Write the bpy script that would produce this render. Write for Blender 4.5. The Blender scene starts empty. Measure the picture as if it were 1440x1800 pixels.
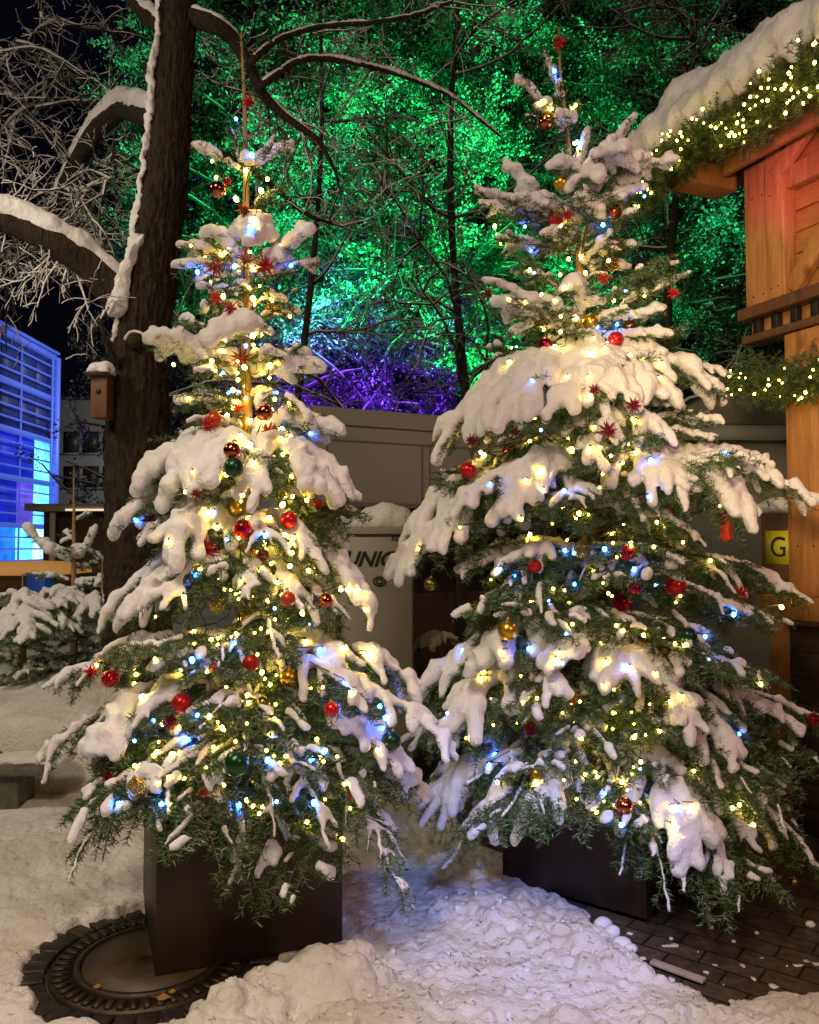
import bpy, math, random
import numpy as np
from mathutils import Vector
R = math.radians
SC = bpy.context.scene
COL = SC.collection
# ---------------------------------------------------------------- camera
CAMH = 1.5
PITCH = math.atan(60 / 1440)
cd = bpy.data.cameras.new('camera')
cam = bpy.data.objects.new('camera', cd); COL.objects.link(cam)
cam.location = (0, 0, CAMH); cam.rotation_euler = (math.pi / 2 + PITCH, 0, 0)
cd.sensor_fit = 'VERTICAL'; cd.sensor_height = 30; cd.lens = 24; cd.clip_start = 0.05; cd.clip_end = 400
SC.camera = cam
SC.render.engine = 'CYCLES'
SC.cycles.use_denoising = True
SC.cycles.use_light_tree = True
SC.cycles.sample_clamp_indirect = 4
SC.cycles.max_bounces = 5; SC.cycles.diffuse_bounces = 3; SC.cycles.glossy_bounces = 3
SC.cycles.transmission_bounces = 3; SC.cycles.transparent_max_bounces = 4
SC.cycles.caustics_reflective = False; SC.cycles.caustics_refractive = False
SC.view_settings.view_transform = 'Standard'; SC.view_settings.look = 'None'
SC.view_settings.exposure = 0.0; SC.view_settings.gamma = 1.0
# ---------------------------------------------------------------- world (night sky)
W = bpy.data.worlds.new('World'); SC.world = W; W.use_nodes = True
wn = W.node_tree; wn.nodes.clear()
wo = wn.nodes.new('ShaderNodeOutputWorld'); wb = wn.nodes.new('ShaderNodeBackground')
wb.inputs[0].default_value = (0.35, 0.42, 1.0, 1); wb.inputs[1].default_value = 0.0035
wn.links.new(wb.outputs[0], wo.inputs[0])

def at(px, py, Y):
    u = (px - 720) / 1440; v = (900 - py) / 1440
    s, c = math.sin(PITCH), math.cos(PITCH)
    k = Y / (c - v * s)
    return np.array([u * k, Y, CAMH + k * (s + v * c)])

# ---------------------------------------------------------------- lamps
def lamp(name, kind, loc, target, col, power, size=1.0, cone=60, blend=.5):
    l = bpy.data.lights.new(name, kind); l.color = col; l.energy = power
    if kind == 'AREA': l.shape = 'DISK'; l.size = size
    else: l.shadow_soft_size = size
    if kind == 'SPOT': l.spot_size = R(cone); l.spot_blend = blend
    o = bpy.data.objects.new(name, l); COL.objects.link(o); o.location = loc
    d = Vector(target) - Vector(loc); o.rotation_euler = d.to_track_quat('-Z', 'Y').to_euler()
    return o
lamp('market_lamp', 'AREA', (-2.2, -1.6, 6.0), (0, 3.3, .5), (1, .78, .52), 152, 1.1)
lamp('street_lamp_near', 'SPOT', (-.9, .3, 5.2), (-.1, 2.55, 0), (1, .82, .62), 360, .3, 44, 1)
lamp('fill_lamp_right', 'AREA', (3.0, -1.4, 3.8), (1.2, 3.4, .8), (1, .50, .50), 56, 1.0)
lamp('bed_fill', 'AREA', (-4.2, 3.2, 4.6), (-3.4, 7.0, .3), (1, .84, .62), 70, .8)  # added fill, brightens the snow bank and the young firs
lamp('hut_lamp', 'SPOT', (.1, .6, 2.2), (2.12, 4.3, 2.5), (1, .70, .36), 330, .15, 44, .8)
lamp('stage_lamp_pink', 'SPOT', (.55, .9, 2.6), (2.10, 4.42, 3.50), (1, .08, .50), 420, .06, 10, .9)
lamp('stage_lamp_blue', 'SPOT', (.9, -.8, 3.4), (.42, 3.35, 0), (.20, .34, 1), 700, .15, 18, 1)
lamp('flood_green', 'SPOT', (-1.0, 10.0, 3.1), (-1.8, 11.9, 7.0), (0, 1, .22), 3000, .2, 92, 1)
lamp('flood_green', 'SPOT', (1.1, 10.3, 3.1), (.9, 12.3, 7.4), (.01, 1, .17), 4600, .2, 84, 1)
lamp('flood_green', 'SPOT', (3.6, 10.6, 3.1), (4.2, 13, 8), (0, 1, .25), 800, .2, 90, 1)
lamp('flood_violet', 'SPOT', (-.9, 9.8, 2.2), (-.8, 13.8, 4.2), (.19, .03, 1), 4200, .2, 62, .8)
lamp('flood_violet', 'SPOT', (.9, 10.0, 2.2), (.9, 13.8, 4.2), (.22, .03, 1), 7500, .2, 62, .8)
lamp('twig_fill_left', 'AREA', (-5.0, 2.0, 4.6), (-4.2, 9.0, 6.0), (1, .88, .74), 10, .6)  # added fill to lift the old tree's snowy twigs out of the dark
lamp('far_wall_fill', 'AREA', (-7.0, 22, 6.5), (-11.5, 29, 3.5), (1, .93, .85), 260, 1)  # added fill so the grey building shows against the night
lamp('flood_blue', 'SPOT', (-8.6, 15, .5), (-10.3, 20, 4), (.2, .3, 1), 300, .3, 120, .8)

# ---------------------------------------------------------------- materials
def newmat(name):
    m = bpy.data.materials.new(name); m.use_nodes = True
    nt = m.node_tree; b = nt.nodes['Principled BSDF']
    return m, nt, b
def ramp(nt, fac, stops):
    r = nt.nodes.new('ShaderNodeValToRGB'); e = r.color_ramp.elements
    while len(e) < len(stops): e.new(.5)
    for k, (p, c) in enumerate(stops): e[k].position = p; e[k].color = (*c, 1)
    nt.links.new(fac, r.inputs[0]); return r.outputs[0]
def noise(nt, scale, detail=4, vec=None, stretch=None, rough=.6):
    n = nt.nodes.new('ShaderNodeTexNoise'); n.inputs['Scale'].default_value = scale
    n.inputs['Detail'].default_value = detail; n.inputs['Roughness'].default_value = rough
    tc = nt.nodes.new('ShaderNodeTexCoord'); out = tc.outputs['Object']
    if stretch:
        mp = nt.nodes.new('ShaderNodeMapping'); mp.inputs['Scale'].default_value = stretch
        nt.links.new(out, mp.inputs[0]); out = mp.outputs[0]
    nt.links.new(out, n.inputs['Vector']); return n.outputs[0]
def bump(nt, b, h, strength=.4, dist=.01):
    bp = nt.nodes.new('ShaderNodeBump'); bp.inputs['Strength'].default_value = strength
    bp.inputs['Distance'].default_value = dist
    nt.links.new(h, bp.inputs['Height']); nt.links.new(bp.outputs[0], b.inputs['Normal'])
def surf(name, c1, c2, scale=8, rough=.7, bs=.3, bd=.01, stretch=None, metal=0, detail=5, spec=None):
    m, nt, b = newmat(name)
    n = noise(nt, scale, detail, stretch=stretch)
    nt.links.new(ramp(nt, n, [(.3, c1), (.7, c2)]), b.inputs['Base Color'])
    b.inputs['Roughness'].default_value = rough; b.inputs['Metallic'].default_value = metal
    if spec is not None: b.inputs['Specular IOR Level'].default_value = spec
    if bs: bump(nt, b, n, bs, bd)
    return m
def emis(name, col, strength):
    m, nt, b = newmat(name)
    b.inputs['Base Color'].default_value = (*[min(1, c * .6) for c in col], 1)
    b.inputs['Emission Color'].default_value = (*col, 1); b.inputs['Emission Strength'].default_value = strength
    return m
def tonemat(name, stops, rough=.6, sheen=0, trans=0):
    m, nt, b = newmat(name)
    a = nt.nodes.new('ShaderNodeAttribute'); a.attribute_name = 'tone'
    nt.links.new(ramp(nt, a.outputs['Fac'], stops), b.inputs['Base Color'])
    b.inputs['Roughness'].default_value = rough
    b.inputs['Specular IOR Level'].default_value = .3
    return m
def wood(name, c1, c2, rough=.6, axis=2):
    m, nt, b = newmat(name)
    st = [14, 14, 14]; st[axis] = 1.1
    n = noise(nt, 2.4, 10, stretch=st, rough=.72)
    k = noise(nt, 5, 2, stretch=[1, 1, .6])
    base = ramp(nt, n, [(.3, c1), (.52, tuple((x + y) / 2 for x, y in zip(c1, c2))), (.7, c2)])
    knot = ramp(nt, k, [(.66, (1, 1, 1)), (.75, (.35, .25, .2))])
    mx = nt.nodes.new('ShaderNodeMix'); mx.data_type = 'RGBA'; mx.blend_type = 'MULTIPLY'
    mx.inputs[0].default_value = .8
    nt.links.new(base, mx.inputs[6]); nt.links.new(knot, mx.inputs[7])
    nt.links.new(mx.outputs[2], b.inputs['Base Color'])
    b.inputs['Roughness'].default_value = rough
    bump(nt, b, n, .35, .006); return m

M = {}
# snow with fine grain
def snowmat(name, c1, c2, sss=0.0, grain=90, bd=.004, big=None):
    m, nt, b = newmat(name)
    n = noise(nt, 3.2, 6); g = noise(nt, grain, 4)
    nt.links.new(ramp(nt, n, [(.35, c1), (.62, c2)]), b.inputs['Base Color'])
    b.inputs['Roughness'].default_value = .75; b.inputs['Specular IOR Level'].default_value = .25
    if sss:
        b.inputs['Subsurface Weight'].default_value = sss
        b.inputs['Subsurface Radius'].default_value = (.03, .03, .03); b.inputs['Subsurface Scale'].default_value = .6
    bump(nt, b, g, .55, bd); return m
M['snow'] = snowmat('snow', (.86, .87, .9), (.9, .9, .91), grain=60, bd=.016)
M['groundsnow'] = snowmat('ground_snow', (.70, .64, .56), (.88, .86, .83), grain=42, bd=.03)
nt = M['groundsnow'].node_tree; b = nt.nodes['Principled BSDF']; src = b.inputs['Base Color'].links[0].from_socket
g_ = noise(nt, 38, 8, rough=.8); mx = nt.nodes.new('ShaderNodeMix'); mx.data_type = 'RGBA'; mx.blend_type = 'MULTIPLY'; mx.inputs[0].default_value = 1
nt.links.new(src, mx.inputs[6]); nt.links.new(ramp(nt, g_, [(.60, (1, 1, 1)), (.68, (.62, .52, .40))]), mx.inputs[7]); nt.links.new(mx.outputs[2], b.inputs['Base Color'])
M['needle'] = tonemat('fir_needles', [(0, (.012, .03, .012)), (.55, (.06, .14, .03)), (.9, (.13, .23, .06)), (1, (.25, .32, .25))], .42)
M['twig'] = surf('fir_twig', (.10, .055, .025), (.2, .12, .06), 40, .8)
M['firtrunk'] = surf('fir_trunk_bark', (.28, .17, .07), (.42, .29, .14), 30, .8, .5, .006, (1, 1, .4))
M['bark'] = surf('dark_tree_bark', (.010, .007, .004), (.06, .042, .026), 14, .95, 1.0, .05, (2.6, 2.6, .6), detail=9)
M['bgbark'] = surf('far_tree_bark', (.025, .02, .016), (.06, .048, .038), 12, .9, .3)
M['bgleaf'] = tonemat('snow_dusted_foliage', [(0, (.02, .035, .02)), (.45, (.06, .09, .06)), (.62, (.45, .48, .46)), (1, (.8, .82, .84))], .6)
M['planter'] = surf('rusty_steel', (.018, .011, .007), (.055, .030, .018), 4, .5, .25, .004, stretch=(1, 1, .5), detail=9, metal=.2)
M['soil'] = surf('soil', (.03, .02, .012), (.06, .04, .03), 30, .9, .6)
M['wood_o'] = wood('orange_timber', (.34, .13, .035), (.66, .33, .11))
M['wood_h'] = wood('orange_board', (.36, .14, .035), (.56, .26, .075), axis=1)
M['wood_d'] = wood('dark_board', (.035, .022, .013), (.075, .045, .028), axis=1)
M['wood_b'] = wood('brown_board', (.11, .05, .022), (.2, .095, .04))
M['grey'] = surf('grey_cabin_paint', (.38, .38, .345), (.48, .475, .43), 1.2, .6, .05)
M['greyd'] = surf('grey_cabin_trim', (.20, .195, .17), (.26, .25, .22), 3, .6, .05)
M['cab'] = surf('cabinet_paint', (.32, .305, .27), (.40, .38, .34), 1.6, .5, .04)
M['black'] = surf('black_metal', (.008, .008, .009), (.02, .02, .02), 12, .5, .05)
M['darkgrey'] = surf('distant_render', (.15, .15, .15), (.2, .2, .2), .5, .9, 0)
M['yellow'] = surf('yellow_plate', (.62, .58, .02), (.75, .7, .03), 6, .5, 0)
M['ink'] = surf('black_print', (.008, .008, .01), (.015, .015, .015), 5, .6, 0)
M['stone'] = surf('kerb_stone', (.09, .085, .08), (.2, .19, .175), 14, .85, .5)
M['cable'] = surf('green_cable', (.01, .02, .01), (.02, .035, .015), 12, .5, 0)
M['cast'] = surf('manhole_iron', (.02, .014, .009), (.06, .042, .025), 26, .45, .7, .006, metal=.4)
M['disc'] = surf('manhole_cover_fill', (.045, .03, .014), (.08, .052, .022), 14, .5, .25)
M['cob'] = surf('wet_cobble', (.014, .010, .008), (.04, .03, .02), 22, .45, .9, .012)
M['leaf'] = surf('fallen_leaf', (.3, .14, .03), (.42, .22, .06), 20, .6)
M['stick'] = surf('pale_lath', (.40, .34, .26), (.55, .48, .38), 12, .6)
M['glassb'] = surf('blue_frame', (.25, .3, .5), (.35, .4, .6), 2, .5, 0)
def bauble(name, c, rough, metal=1, glit=False):
    m, nt, b = newmat(name)
    b.inputs['Base Color'].default_value = (*c, 1); b.inputs['Roughness'].default_value = rough
    b.inputs['Metallic'].default_value = metal; b.inputs['Coat Weight'].default_value = .4
    if glit:
        v = nt.nodes.new('ShaderNodeTexVoronoi'); v.inputs['Scale'].default_value = 170
        tc = nt.nodes.new('ShaderNodeTexCoord'); nt.links.new(tc.outputs['Object'], v.inputs['Vector'])
        bump(nt, b, v.outputs['Distance'], 1, .006)
    return m
BC = {'red': ((.62, .012, .012), .32, .5), 'redgl': ((.7, .01, .03), .25, 1), 'gold': ((.75, .46, .05), .33, 1),
      'goldgl': ((.8, .6, .18), .2, 1), 'copper': ((.5, .13, .05), .2, 1), 'green': ((.01, .06, .022), .35, .6),
      'olive': ((.2, .17, .03), .3, 1), 'orange': ((.5, .05, .01), .4, .4), 'magenta': ((.3, .01, .05), .3, 1)}
for k, (c, r, mt) in BC.items(): M['b_' + k] = bauble('bauble_' + k, c, r, mt, k.endswith('gl'))
M['star'] = surf('red_star_gloss', (.42, .008, .01), (.6, .012, .016), 30, .35, 0)
M['starorange'] = surf('bright_red_star', (.75, .04, .01), (.85, .08, .02), 30, .4, 0)  # red as bulb-lit stars look; the warm light is in the colour
M['stardark'] = surf('dark_red_star', (.16, .005, .015), (.26, .008, .02), 30, .35, 0)
M['cap'] = surf('bauble_cap', (.5, .4, .2), (.6, .5, .25), 20, .3, 0, metal=1)
M['warm'] = emis('warm_led', (1, .62, .075), 44)
M['warmbright'] = emis('warm_led_bright', (1, .64, .09), 66)
M['blue'] = emis('blue_led', (.02, .15, 1), 78)
M['white'] = emis('cool_led', (.2, .45, 1), 20)

# ---------------------------------------------------------------- mesh helpers
class MB:
    def __init__(s): s.v = []; s.n = 0; s.f = []; s.t = []
    def add(s, V, F, mat=0, tone=.5):
        V = np.asarray(V, float).reshape(-1, 3); F = np.asarray(F, int)
        s.v.append(V); s.f.append((F + s.n, mat)); s.n += len(V)
        s.t.append(np.broadcast_to(np.asarray(tone, float), (len(V),)))
    def box(s, c, size, ax=None, mat=0, tone=.5):
        c = np.asarray(c, float); h = np.asarray(size, float) / 2
        A = np.eye(3) if ax is None else np.asarray(ax, float)
        q = np.array([[x, y, z] for x in (-1, 1) for y in (-1, 1) for z in (-1, 1)]) * h
        s.add(c + q @ A, [[0, 1, 3, 2], [4, 6, 7, 5], [0, 4, 5, 1], [2, 3, 7, 6], [0, 2, 6, 4], [1, 5, 7, 3]], mat, tone)
    def tube(s, P, rad, k=6, mat=0, tone=.5, squash=None, rnd=None):
        P = np.asarray(P, float); n = len(P); rad = np.broadcast_to(np.asarray(rad, float), (n,))
        T = np.gradient(P, axis=0); T /= np.linalg.norm(T, axis=1)[:, None] + 1e-9
        ref = np.array([0, 0, 1.]) if abs(T[:, 2]).mean() < .8 else np.array([0, 1., 0])
        U = np.cross(T, ref); U /= np.linalg.norm(U, axis=1)[:, None] + 1e-9
        Wd = np.cross(U, T)
        a = np.arange(k) * 2 * math.pi / k
        rr = rad[:, None] * np.ones(k)
        if rnd is not None: rr = rr * rnd
        V = P[:, None] + U[:, None] * (np.cos(a) * rr)[..., None] + Wd[:, None] * (np.sin(a) * rr)[..., None]
        V = V.reshape(-1, 3)
        i = np.arange(n - 1)[:, None] * k; j = np.arange(k); j2 = (j + 1) % k
        F = np.stack([i + j, i + j2, i + k + j2, i + k + j], -1).reshape(-1, 4)
        base = len(V)
        V = np.vstack([V, P[0] - T[0] * rad[0] * .5, P[-1] + T[-1] * rad[-1] * .5])
        C = np.vstack([np.stack([j2, j, np.full(k, base)], 1), np.stack([(n - 1) * k + j, (n - 1) * k + j2, np.full(k, base + 1)], 1)])
        s.add(V, F, mat, tone); s.f.append((C + s.n - len(V), mat))
    def sphere(s, c, r, nu=12, nv=8, mat=0, scale=(1, 1, 1)):
        th = np.linspace(0, math.pi, nv + 1)[1:-1]; ph = np.arange(nu) * 2 * math.pi / nu
        V = np.stack([np.sin(th)[:, None] * np.cos(ph), np.sin(th)[:, None] * np.sin(ph), np.cos(th)[:, None] * np.ones(nu)], -1).reshape(-1, 3)
        V = np.vstack([V, [0, 0, 1], [0, 0, -1]]) * r * np.asarray(scale) + np.asarray(c)
        i = np.arange(nv - 2)[:, None] * nu; j = np.arange(nu); j2 = (j + 1) % nu
        F = np.stack([i + j, i + nu + j, i + nu + j2, i + j2], -1).reshape(-1, 4)
        a, b = (nv - 1) * nu, (nv - 1) * nu + 1; l = (nv - 2) * nu
        C = np.vstack([np.stack([j, j2, np.full(nu, a)], 1), np.stack([l + j2, l + j, np.full(nu, b)], 1)])
        s.add(V, F, mat); s.f.append((C + s.n - len(V), mat))
    def mesh(s, name, mats, smooth=False):
        V = np.vstack(s.v); me = bpy.data.meshes.new(name)
        me.vertices.add(len(V)); me.vertices.foreach_set('co', V.astype(np.float32).ravel())
        idx = np.concatenate([f.ravel() for f, _ in s.f]); tot = np.concatenate([np.full(len(f), f.shape[1]) for f, _ in s.f])
        mi = np.concatenate([np.full(len(f), m) for f, m in s.f])
        me.loops.add(len(idx)); me.loops.foreach_set('vertex_index', idx.astype(np.int32))
        me.polygons.add(len(tot)); st = np.concatenate([[0], np.cumsum(tot)[:-1]])
        me.polygons.foreach_set('loop_start', st.astype(np.int32))
        me.polygons.foreach_set('material_index', mi.astype(np.int32))
        if smooth: me.polygons.foreach_set('use_smooth', np.ones(len(tot), bool))
        a = me.attributes.new('tone', 'FLOAT', 'POINT'); a.data.foreach_set('value', np.concatenate(s.t).astype(np.float32))
        for m in (mats if isinstance(mats, (list, tuple)) else [mats]): me.materials.append(m)
        me.update(calc_edges=True); me.validate(); return me

def link(name, data, parent=None):
    o = bpy.data.objects.new(name, data); COL.objects.link(o)
    if parent is not None: o.parent = parent
    return o
def build(name, mb, mats, parent=None, smooth=False): return link(name, mb.mesh(name, mats, smooth), parent)
def tag(o, label=None, cat=None, group=None, kind=None):
    if label: o['label'] = label
    if cat: o['category'] = cat
    if group: o['group'] = group
    if kind: o['kind'] = kind
    return o
def thing(name, label, cat, group=None): return tag(link(name, None), label, cat, group)
def bevel(o, w=.004, seg=2):
    m = o.modifiers.new('bevel', 'BEVEL'); m.width = w; m.segments = seg; m.limit_method = 'ANGLE'; return o

def hsh(i, j, k):
    n = (i * 374761393 + j * 668265263 + k * 2147483647) & 0xffffffff
    n = ((n ^ (n >> 13)) * 1274126177) & 0xffffffff
    return ((n ^ (n >> 16)) & 0xffff) / 65535.0
def noise3(P):
    P = np.asarray(P, float); I = np.floor(P).astype(np.int64); f = P - I; f = f * f * (3 - 2 * f)
    o = 0
    for dx in (0, 1):
        for dy in (0, 1):
            for dz in (0, 1):
                w = (f[..., 0] if dx else 1 - f[..., 0]) * (f[..., 1] if dy else 1 - f[..., 1]) * (f[..., 2] if dz else 1 - f[..., 2])
                o = o + w * hsh(I[..., 0] + dx, I[..., 1] + dy, I[..., 2] + dz)
    return o * 2 - 1
def fbm(P, octv=4):
    r = 0; a = 1
    for k in range(octv): r = r + a * noise3(P * 2 ** k + 17 * k); a *= .5
    return r
def nrm(v): return v / (np.linalg.norm(v) + 1e-9)
UP = np.array([0, 0, 1.])

def remesh_snow(name, mb, voxel, parent, smooth=3, amp=.004, mat='snow'):
    """tubes and balls merged into one rounded snow body"""
    tmp = link('tmp', mb.mesh('tmp', [M['snow']]))
    md = tmp.modifiers.new('r', 'REMESH'); md.mode = 'VOXEL'; md.voxel_size = voxel
    dg = bpy.context.evaluated_depsgraph_get(); ev = tmp.evaluated_get(dg); me = ev.to_mesh()
    n = len(me.vertices)
    if n < 8:
        bpy.data.objects.remove(tmp); return None
    V = np.empty(n * 3, np.float32); me.vertices.foreach_get('co', V); V = V.reshape(-1, 3).astype(float)
    E = np.empty(len(me.edges) * 2, np.int32); me.edges.foreach_get('vertices', E); E = E.reshape(-1, 2)
    L = np.empty(len(me.loops), np.int32); me.loops.foreach_get('vertex_index', L)
    F = L.reshape(-1, 4) if len(L) == 4 * len(me.polygons) else None
    if F is None: F = np.array([list(p.vertices)[:4] if len(p.vertices) >= 4 else list(p.vertices) + [p.vertices[0]] for p in me.polygons])
    ev.to_mesh_clear(); bpy.data.objects.remove(tmp)
    a = np.concatenate([E[:, 0], E[:, 1]]); b = np.concatenate([E[:, 1], E[:, 0]])
    deg = np.bincount(a, minlength=n) + 1e-9
    for _ in range(smooth):
        A = np.stack([np.bincount(a, V[b, k], n) for k in range(3)], 1) / deg[:, None]
        V = V * .4 + A * .6
    A = np.stack([np.bincount(a, V[b, k], n) for k in range(3)], 1) / deg[:, None]
    c = V + 0
    d = np.stack([noise3(V * 34 + 7 * k) for k in range(3)], 1) * amp * 1.3 + np.stack([noise3(V * 70 + 5 * k) for k in range(3)], 1) * amp * .6 + np.stack([noise3(V * 12 + 9 * k) for k in range(3)], 1) * amp * 2.2
    m2 = MB(); m2.add(V + d, F)
    return build(name, m2, [M[mat]], parent, True)

# ---------------------------------------------------------------- snow ground with cleared patches
def _blobs():
    rg = np.random.default_rng(17); B = []
    for k in range(900):
        m_ = rg.random()
        if m_ < .26: f = rg.random(); x, y = -.56 + .4 * f + rg.normal() * .05, 2.66 + .16 * f + rg.normal() * .06
        elif m_ < .62: f = rg.random(); x, y = .22 + .56 * f + rg.normal() * .07, 3.46 - .50 * f + rg.normal() * .09
        elif m_ < .72: x, y = rg.uniform(.75, 1.4), rg.normal(2.62, .05)
        elif m_ < .9: x, y = rg.uniform(-.7, .9), rg.uniform(2.4, 3.1)
        else: x, y = rg.uniform(-1.8, .6), rg.uniform(2.5, 4.4)
        if -1.4 < x < -.3 and 2.86 < y < 3.6: continue
        B.append((x, y, min(.052, .010 + rg.exponential(.009) * (1.5 if m_ < .62 else .8))))
    return sorted(B, key=lambda b: -b[2])
BLOBS = _blobs()
def ss(a, b, x): t = np.clip((x - a) / (b - a), 0, 1); return t * t * (3 - 2 * t)
def snow_h(X, Y):
    P = np.stack([X, Y, X * 0], -1)
    n1 = fbm(P * 1.7, 3); n2 = fbm(P * 9, 4); n3 = fbm(P * 34, 2)
    h = .035 + .014 * n1 + .010 * n2 + .0045 * n3 + .0022 * fbm(P * 75, 2) + .010 * np.clip(noise3(P * 26 + 4) - .05, 0, 1) * ss(-.3, .5, noise3(P * 2.3 + 8))
    # trodden footprints
    h += -.018 * ss(.35, .7, noise3(P * 5.5 + 30)) * (Y < 4.4)
    # bank on the planting bed
    bed = ss(4.90, 4.98, Y) * ss(-1.35, -1.6, X)
    h = h + bed * (.36 + .05 * n1) + .17 * bed * np.exp(-((Y - 6.0) / .8) ** 2)
    h += .12 * ss(5, 9, Y) * (1 - bed)
    lum = .55 + .75 * noise3(P * 8.5 + 5); lum2 = .5 + .6 * np.clip(fbm(P * 17 + 11, 3), -.8, 1)
    def ridge(x0, y0, x1, y1, w, amp):
        d = np.array([x1 - x0, y1 - y0]); L2 = d @ d
        t = np.clip(((X - x0) * d[0] + (Y - y0) * d[1]) / L2, 0, 1)
        dd = np.hypot(X - x0 - t * d[0], Y - y0 - t * d[1])
        return np.exp(-(dd / w) ** 2.6) * amp
    h += ridge(-.54, 2.68, -.20, 2.84, .09, .07) * (.45 + .6 * lum + .35 * lum2)
    h += ridge(-.24, 2.92, -.23, 3.0, .07, .05) * (.5 + .6 * lum)
    h += ridge(-.5, 2.5, .1, 2.6, .22, .04) * lum
    h += ridge(.24, 3.36, .70, 3.00, .10, .020) * (.4 + .9 * lum + .7 * lum2)
    h += ridge(.0, 4.6, .7, 4.9, .4, .06) * (.6 + .4 * lum)
    h += ridge(-1.9, 3.9, -1.2, 4.4, .4, .1)
    h += ridge(.35, 2.45, 1.1, 2.5, .2, .03) * lum2
    hb_ = h.copy()
    for x0, y0, r in BLOBS:
        d2 = (X - x0) ** 2 + (Y - y0) ** 2; m_ = d2 < r * r
        if m_.any():
            i0 = np.unravel_index(np.argmin(d2), d2.shape)
            h = np.where(m_, np.maximum(h, hb_[i0] + .8 * np.sqrt(np.clip(r * r - d2, 0, None)) - r * .28 + .006 * n3), h)
    e = .05 * n2 + .02 * n3
    # cleared ring round the manhole
    dm = np.hypot((X + .93) / 1.0, (Y - 3.02) / 1.03) + e * .7
    h = np.where(dm < .5, h * ss(.405, .47, dm) - .03 * (1 - ss(.40, .45, dm)), h)
    # swept paving under and beside the right tree
    s = np.minimum(np.minimum(X - (.80 + (3.1 - Y) * .42), (Y - 2.56 - .20 * ss(.93, 1.1, X)) - .02 * (X - 1) + .12 * (X > 1.2) * 0), 6.2 - Y) + e * .9
    s = np.minimum(s, 1.2)
    h = h * (1 - ss(-.03, .05, s)) - .03 * ss(0, .05, s)
    hh = (X > .84) & (s > .02)
    crumb = ss(.62, .75, noise3(P * 21 + 3)) * .035
    h = np.where(hh, h + crumb * (1 - ss(.05, .9, s) * .8), h)
    return h
xs = np.concatenate([-np.geomspace(70, 2.15, 60), np.arange(-2.1, 2.2, .0085), np.geomspace(2.22, 70, 60)])
ys = np.concatenate([np.linspace(-8, 2.2, 14), np.arange(2.25, 4.6, .0085), np.arange(4.6, 6.2, .03), np.geomspace(6.25, 140, 70)])
GX, GY = np.meshgrid(xs, ys, indexing='ij')
GZ = snow_h(GX, GY)
nx, ny = len(xs), len(ys)
ii = (np.arange(nx - 1)[:, None] * ny + np.arange(ny - 1)).ravel()
mb = MB(); mb.add(np.stack([GX, GY, GZ], -1).reshape(-1, 3), np.stack([ii, ii + ny, ii + ny + 1, ii + 1], 1))
tag(build('snow_ground', mb, [M['groundsnow']], smooth=True), kind='structure')
# paving
m, nt, b = newmat('wet_paving')
br = nt.nodes.new('ShaderNodeTexBrick'); br.inputs['Scale'].default_value = 2.4; br.inputs['Mortar Size'].default_value = .012
br.inputs['Color1'].default_value = (.085, .062, .045, 1); br.inputs['Color2'].default_value = (.12, .088, .065, 1); br.inputs['Mortar'].default_value = (.02, .015, .01, 1)
tc = nt.nodes.new('ShaderNodeTexCoord'); mp = nt.nodes.new('ShaderNodeMapping'); mp.inputs['Rotation'].default_value = (0, 0, R(38))
nt.links.new(tc.outputs['Object'], mp.inputs[0]); nt.links.new(mp.outputs[0], br.inputs['Vector'])
nn = noise(nt, 22, 6); mx = nt.nodes.new('ShaderNodeMix'); mx.data_type = 'RGBA'; mx.blend_type = 'MULTIPLY'; mx.inputs[0].default_value = 1
nt.links.new(br.outputs[0], mx.inputs[6]); nt.links.new(ramp(nt, nn, [(.3, (.45, .45, .45)), (.6, (1, 1, 1)), (.72, (1.6, 1.5, 1.4))]), mx.inputs[7])
nt.links.new(mx.outputs[2], b.inputs['Base Color']); b.inputs['Roughness'].default_value = .5; bump(nt, b, nn, .4, .006)
M['paving'] = m
mb = MB(); mb.add([[-80, -10, 0], [80, -10, 0], [80, 150, 0], [-80, 150, 0]], [[0, 1, 2, 3]])
tag(build('paving', mb, [M['paving']]), kind='structure')

# manhole
mh = thing('manhole_cover', 'round iron manhole cover with a smooth brown centre in the cleared snow', 'manhole cover')
mc = np.array([-.93, 3.02, 0])
def ringmesh(r0, r1, z0, z1, n=72):
    a = np.arange(n) * 2 * math.pi / n; c, s_ = np.cos(a), np.sin(a); V = []
    for r, z in ((r0, z0), (r0, z1), (r1, z1), (r1, z0)): V.append(np.stack([r * c, r * s_, a * 0 + z], 1))
    V = np.vstack(V) + mc; F = []; j = np.arange(n); j2 = (j + 1) % n
    for q in range(3): F.append(np.stack([q * n + j, q * n + j2, (q + 1) * n + j2, (q + 1) * n + j], 1))
    q = MB(); q.add(V, np.vstack(F)); return q
build('cover_plate', ringmesh(.0001, .235, .002, .02), [M['disc']], mh)
q = ringmesh(.242, .262, .0, .024)
build('rim', q, [M['cast']], mh)
q = ringmesh(.268, .345, .0, .013)
for k in range(48):
    a = k * 2 * math.pi / 48; ax = [[math.cos(a), math.sin(a), 0], [-math.sin(a), math.cos(a), 0], [0, 0, 1]]
    q.box(mc + np.array([math.cos(a) * .306, math.sin(a) * .306, .016]), (.05, .02, .012), ax)
build('ribbed_ring', q, [M['cast']], mh)
rg = random.Random(5)
q = MB()
for k in range(34):
    a = (k + rg.uniform(-.1, .1)) * 2 * math.pi / 34; ax = np.array([[math.cos(a), math.sin(a), 0], [-math.sin(a), math.cos(a), 0], [0, 0, 1]])
    q.box(mc + np.array([math.cos(a) * .405, math.sin(a) * .405, .003 + rg.uniform(0, .007)]), (.1, .066, .022), ax)
bevel(build('cobble_ring', q, [M['cob']], mh), .007)
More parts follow.
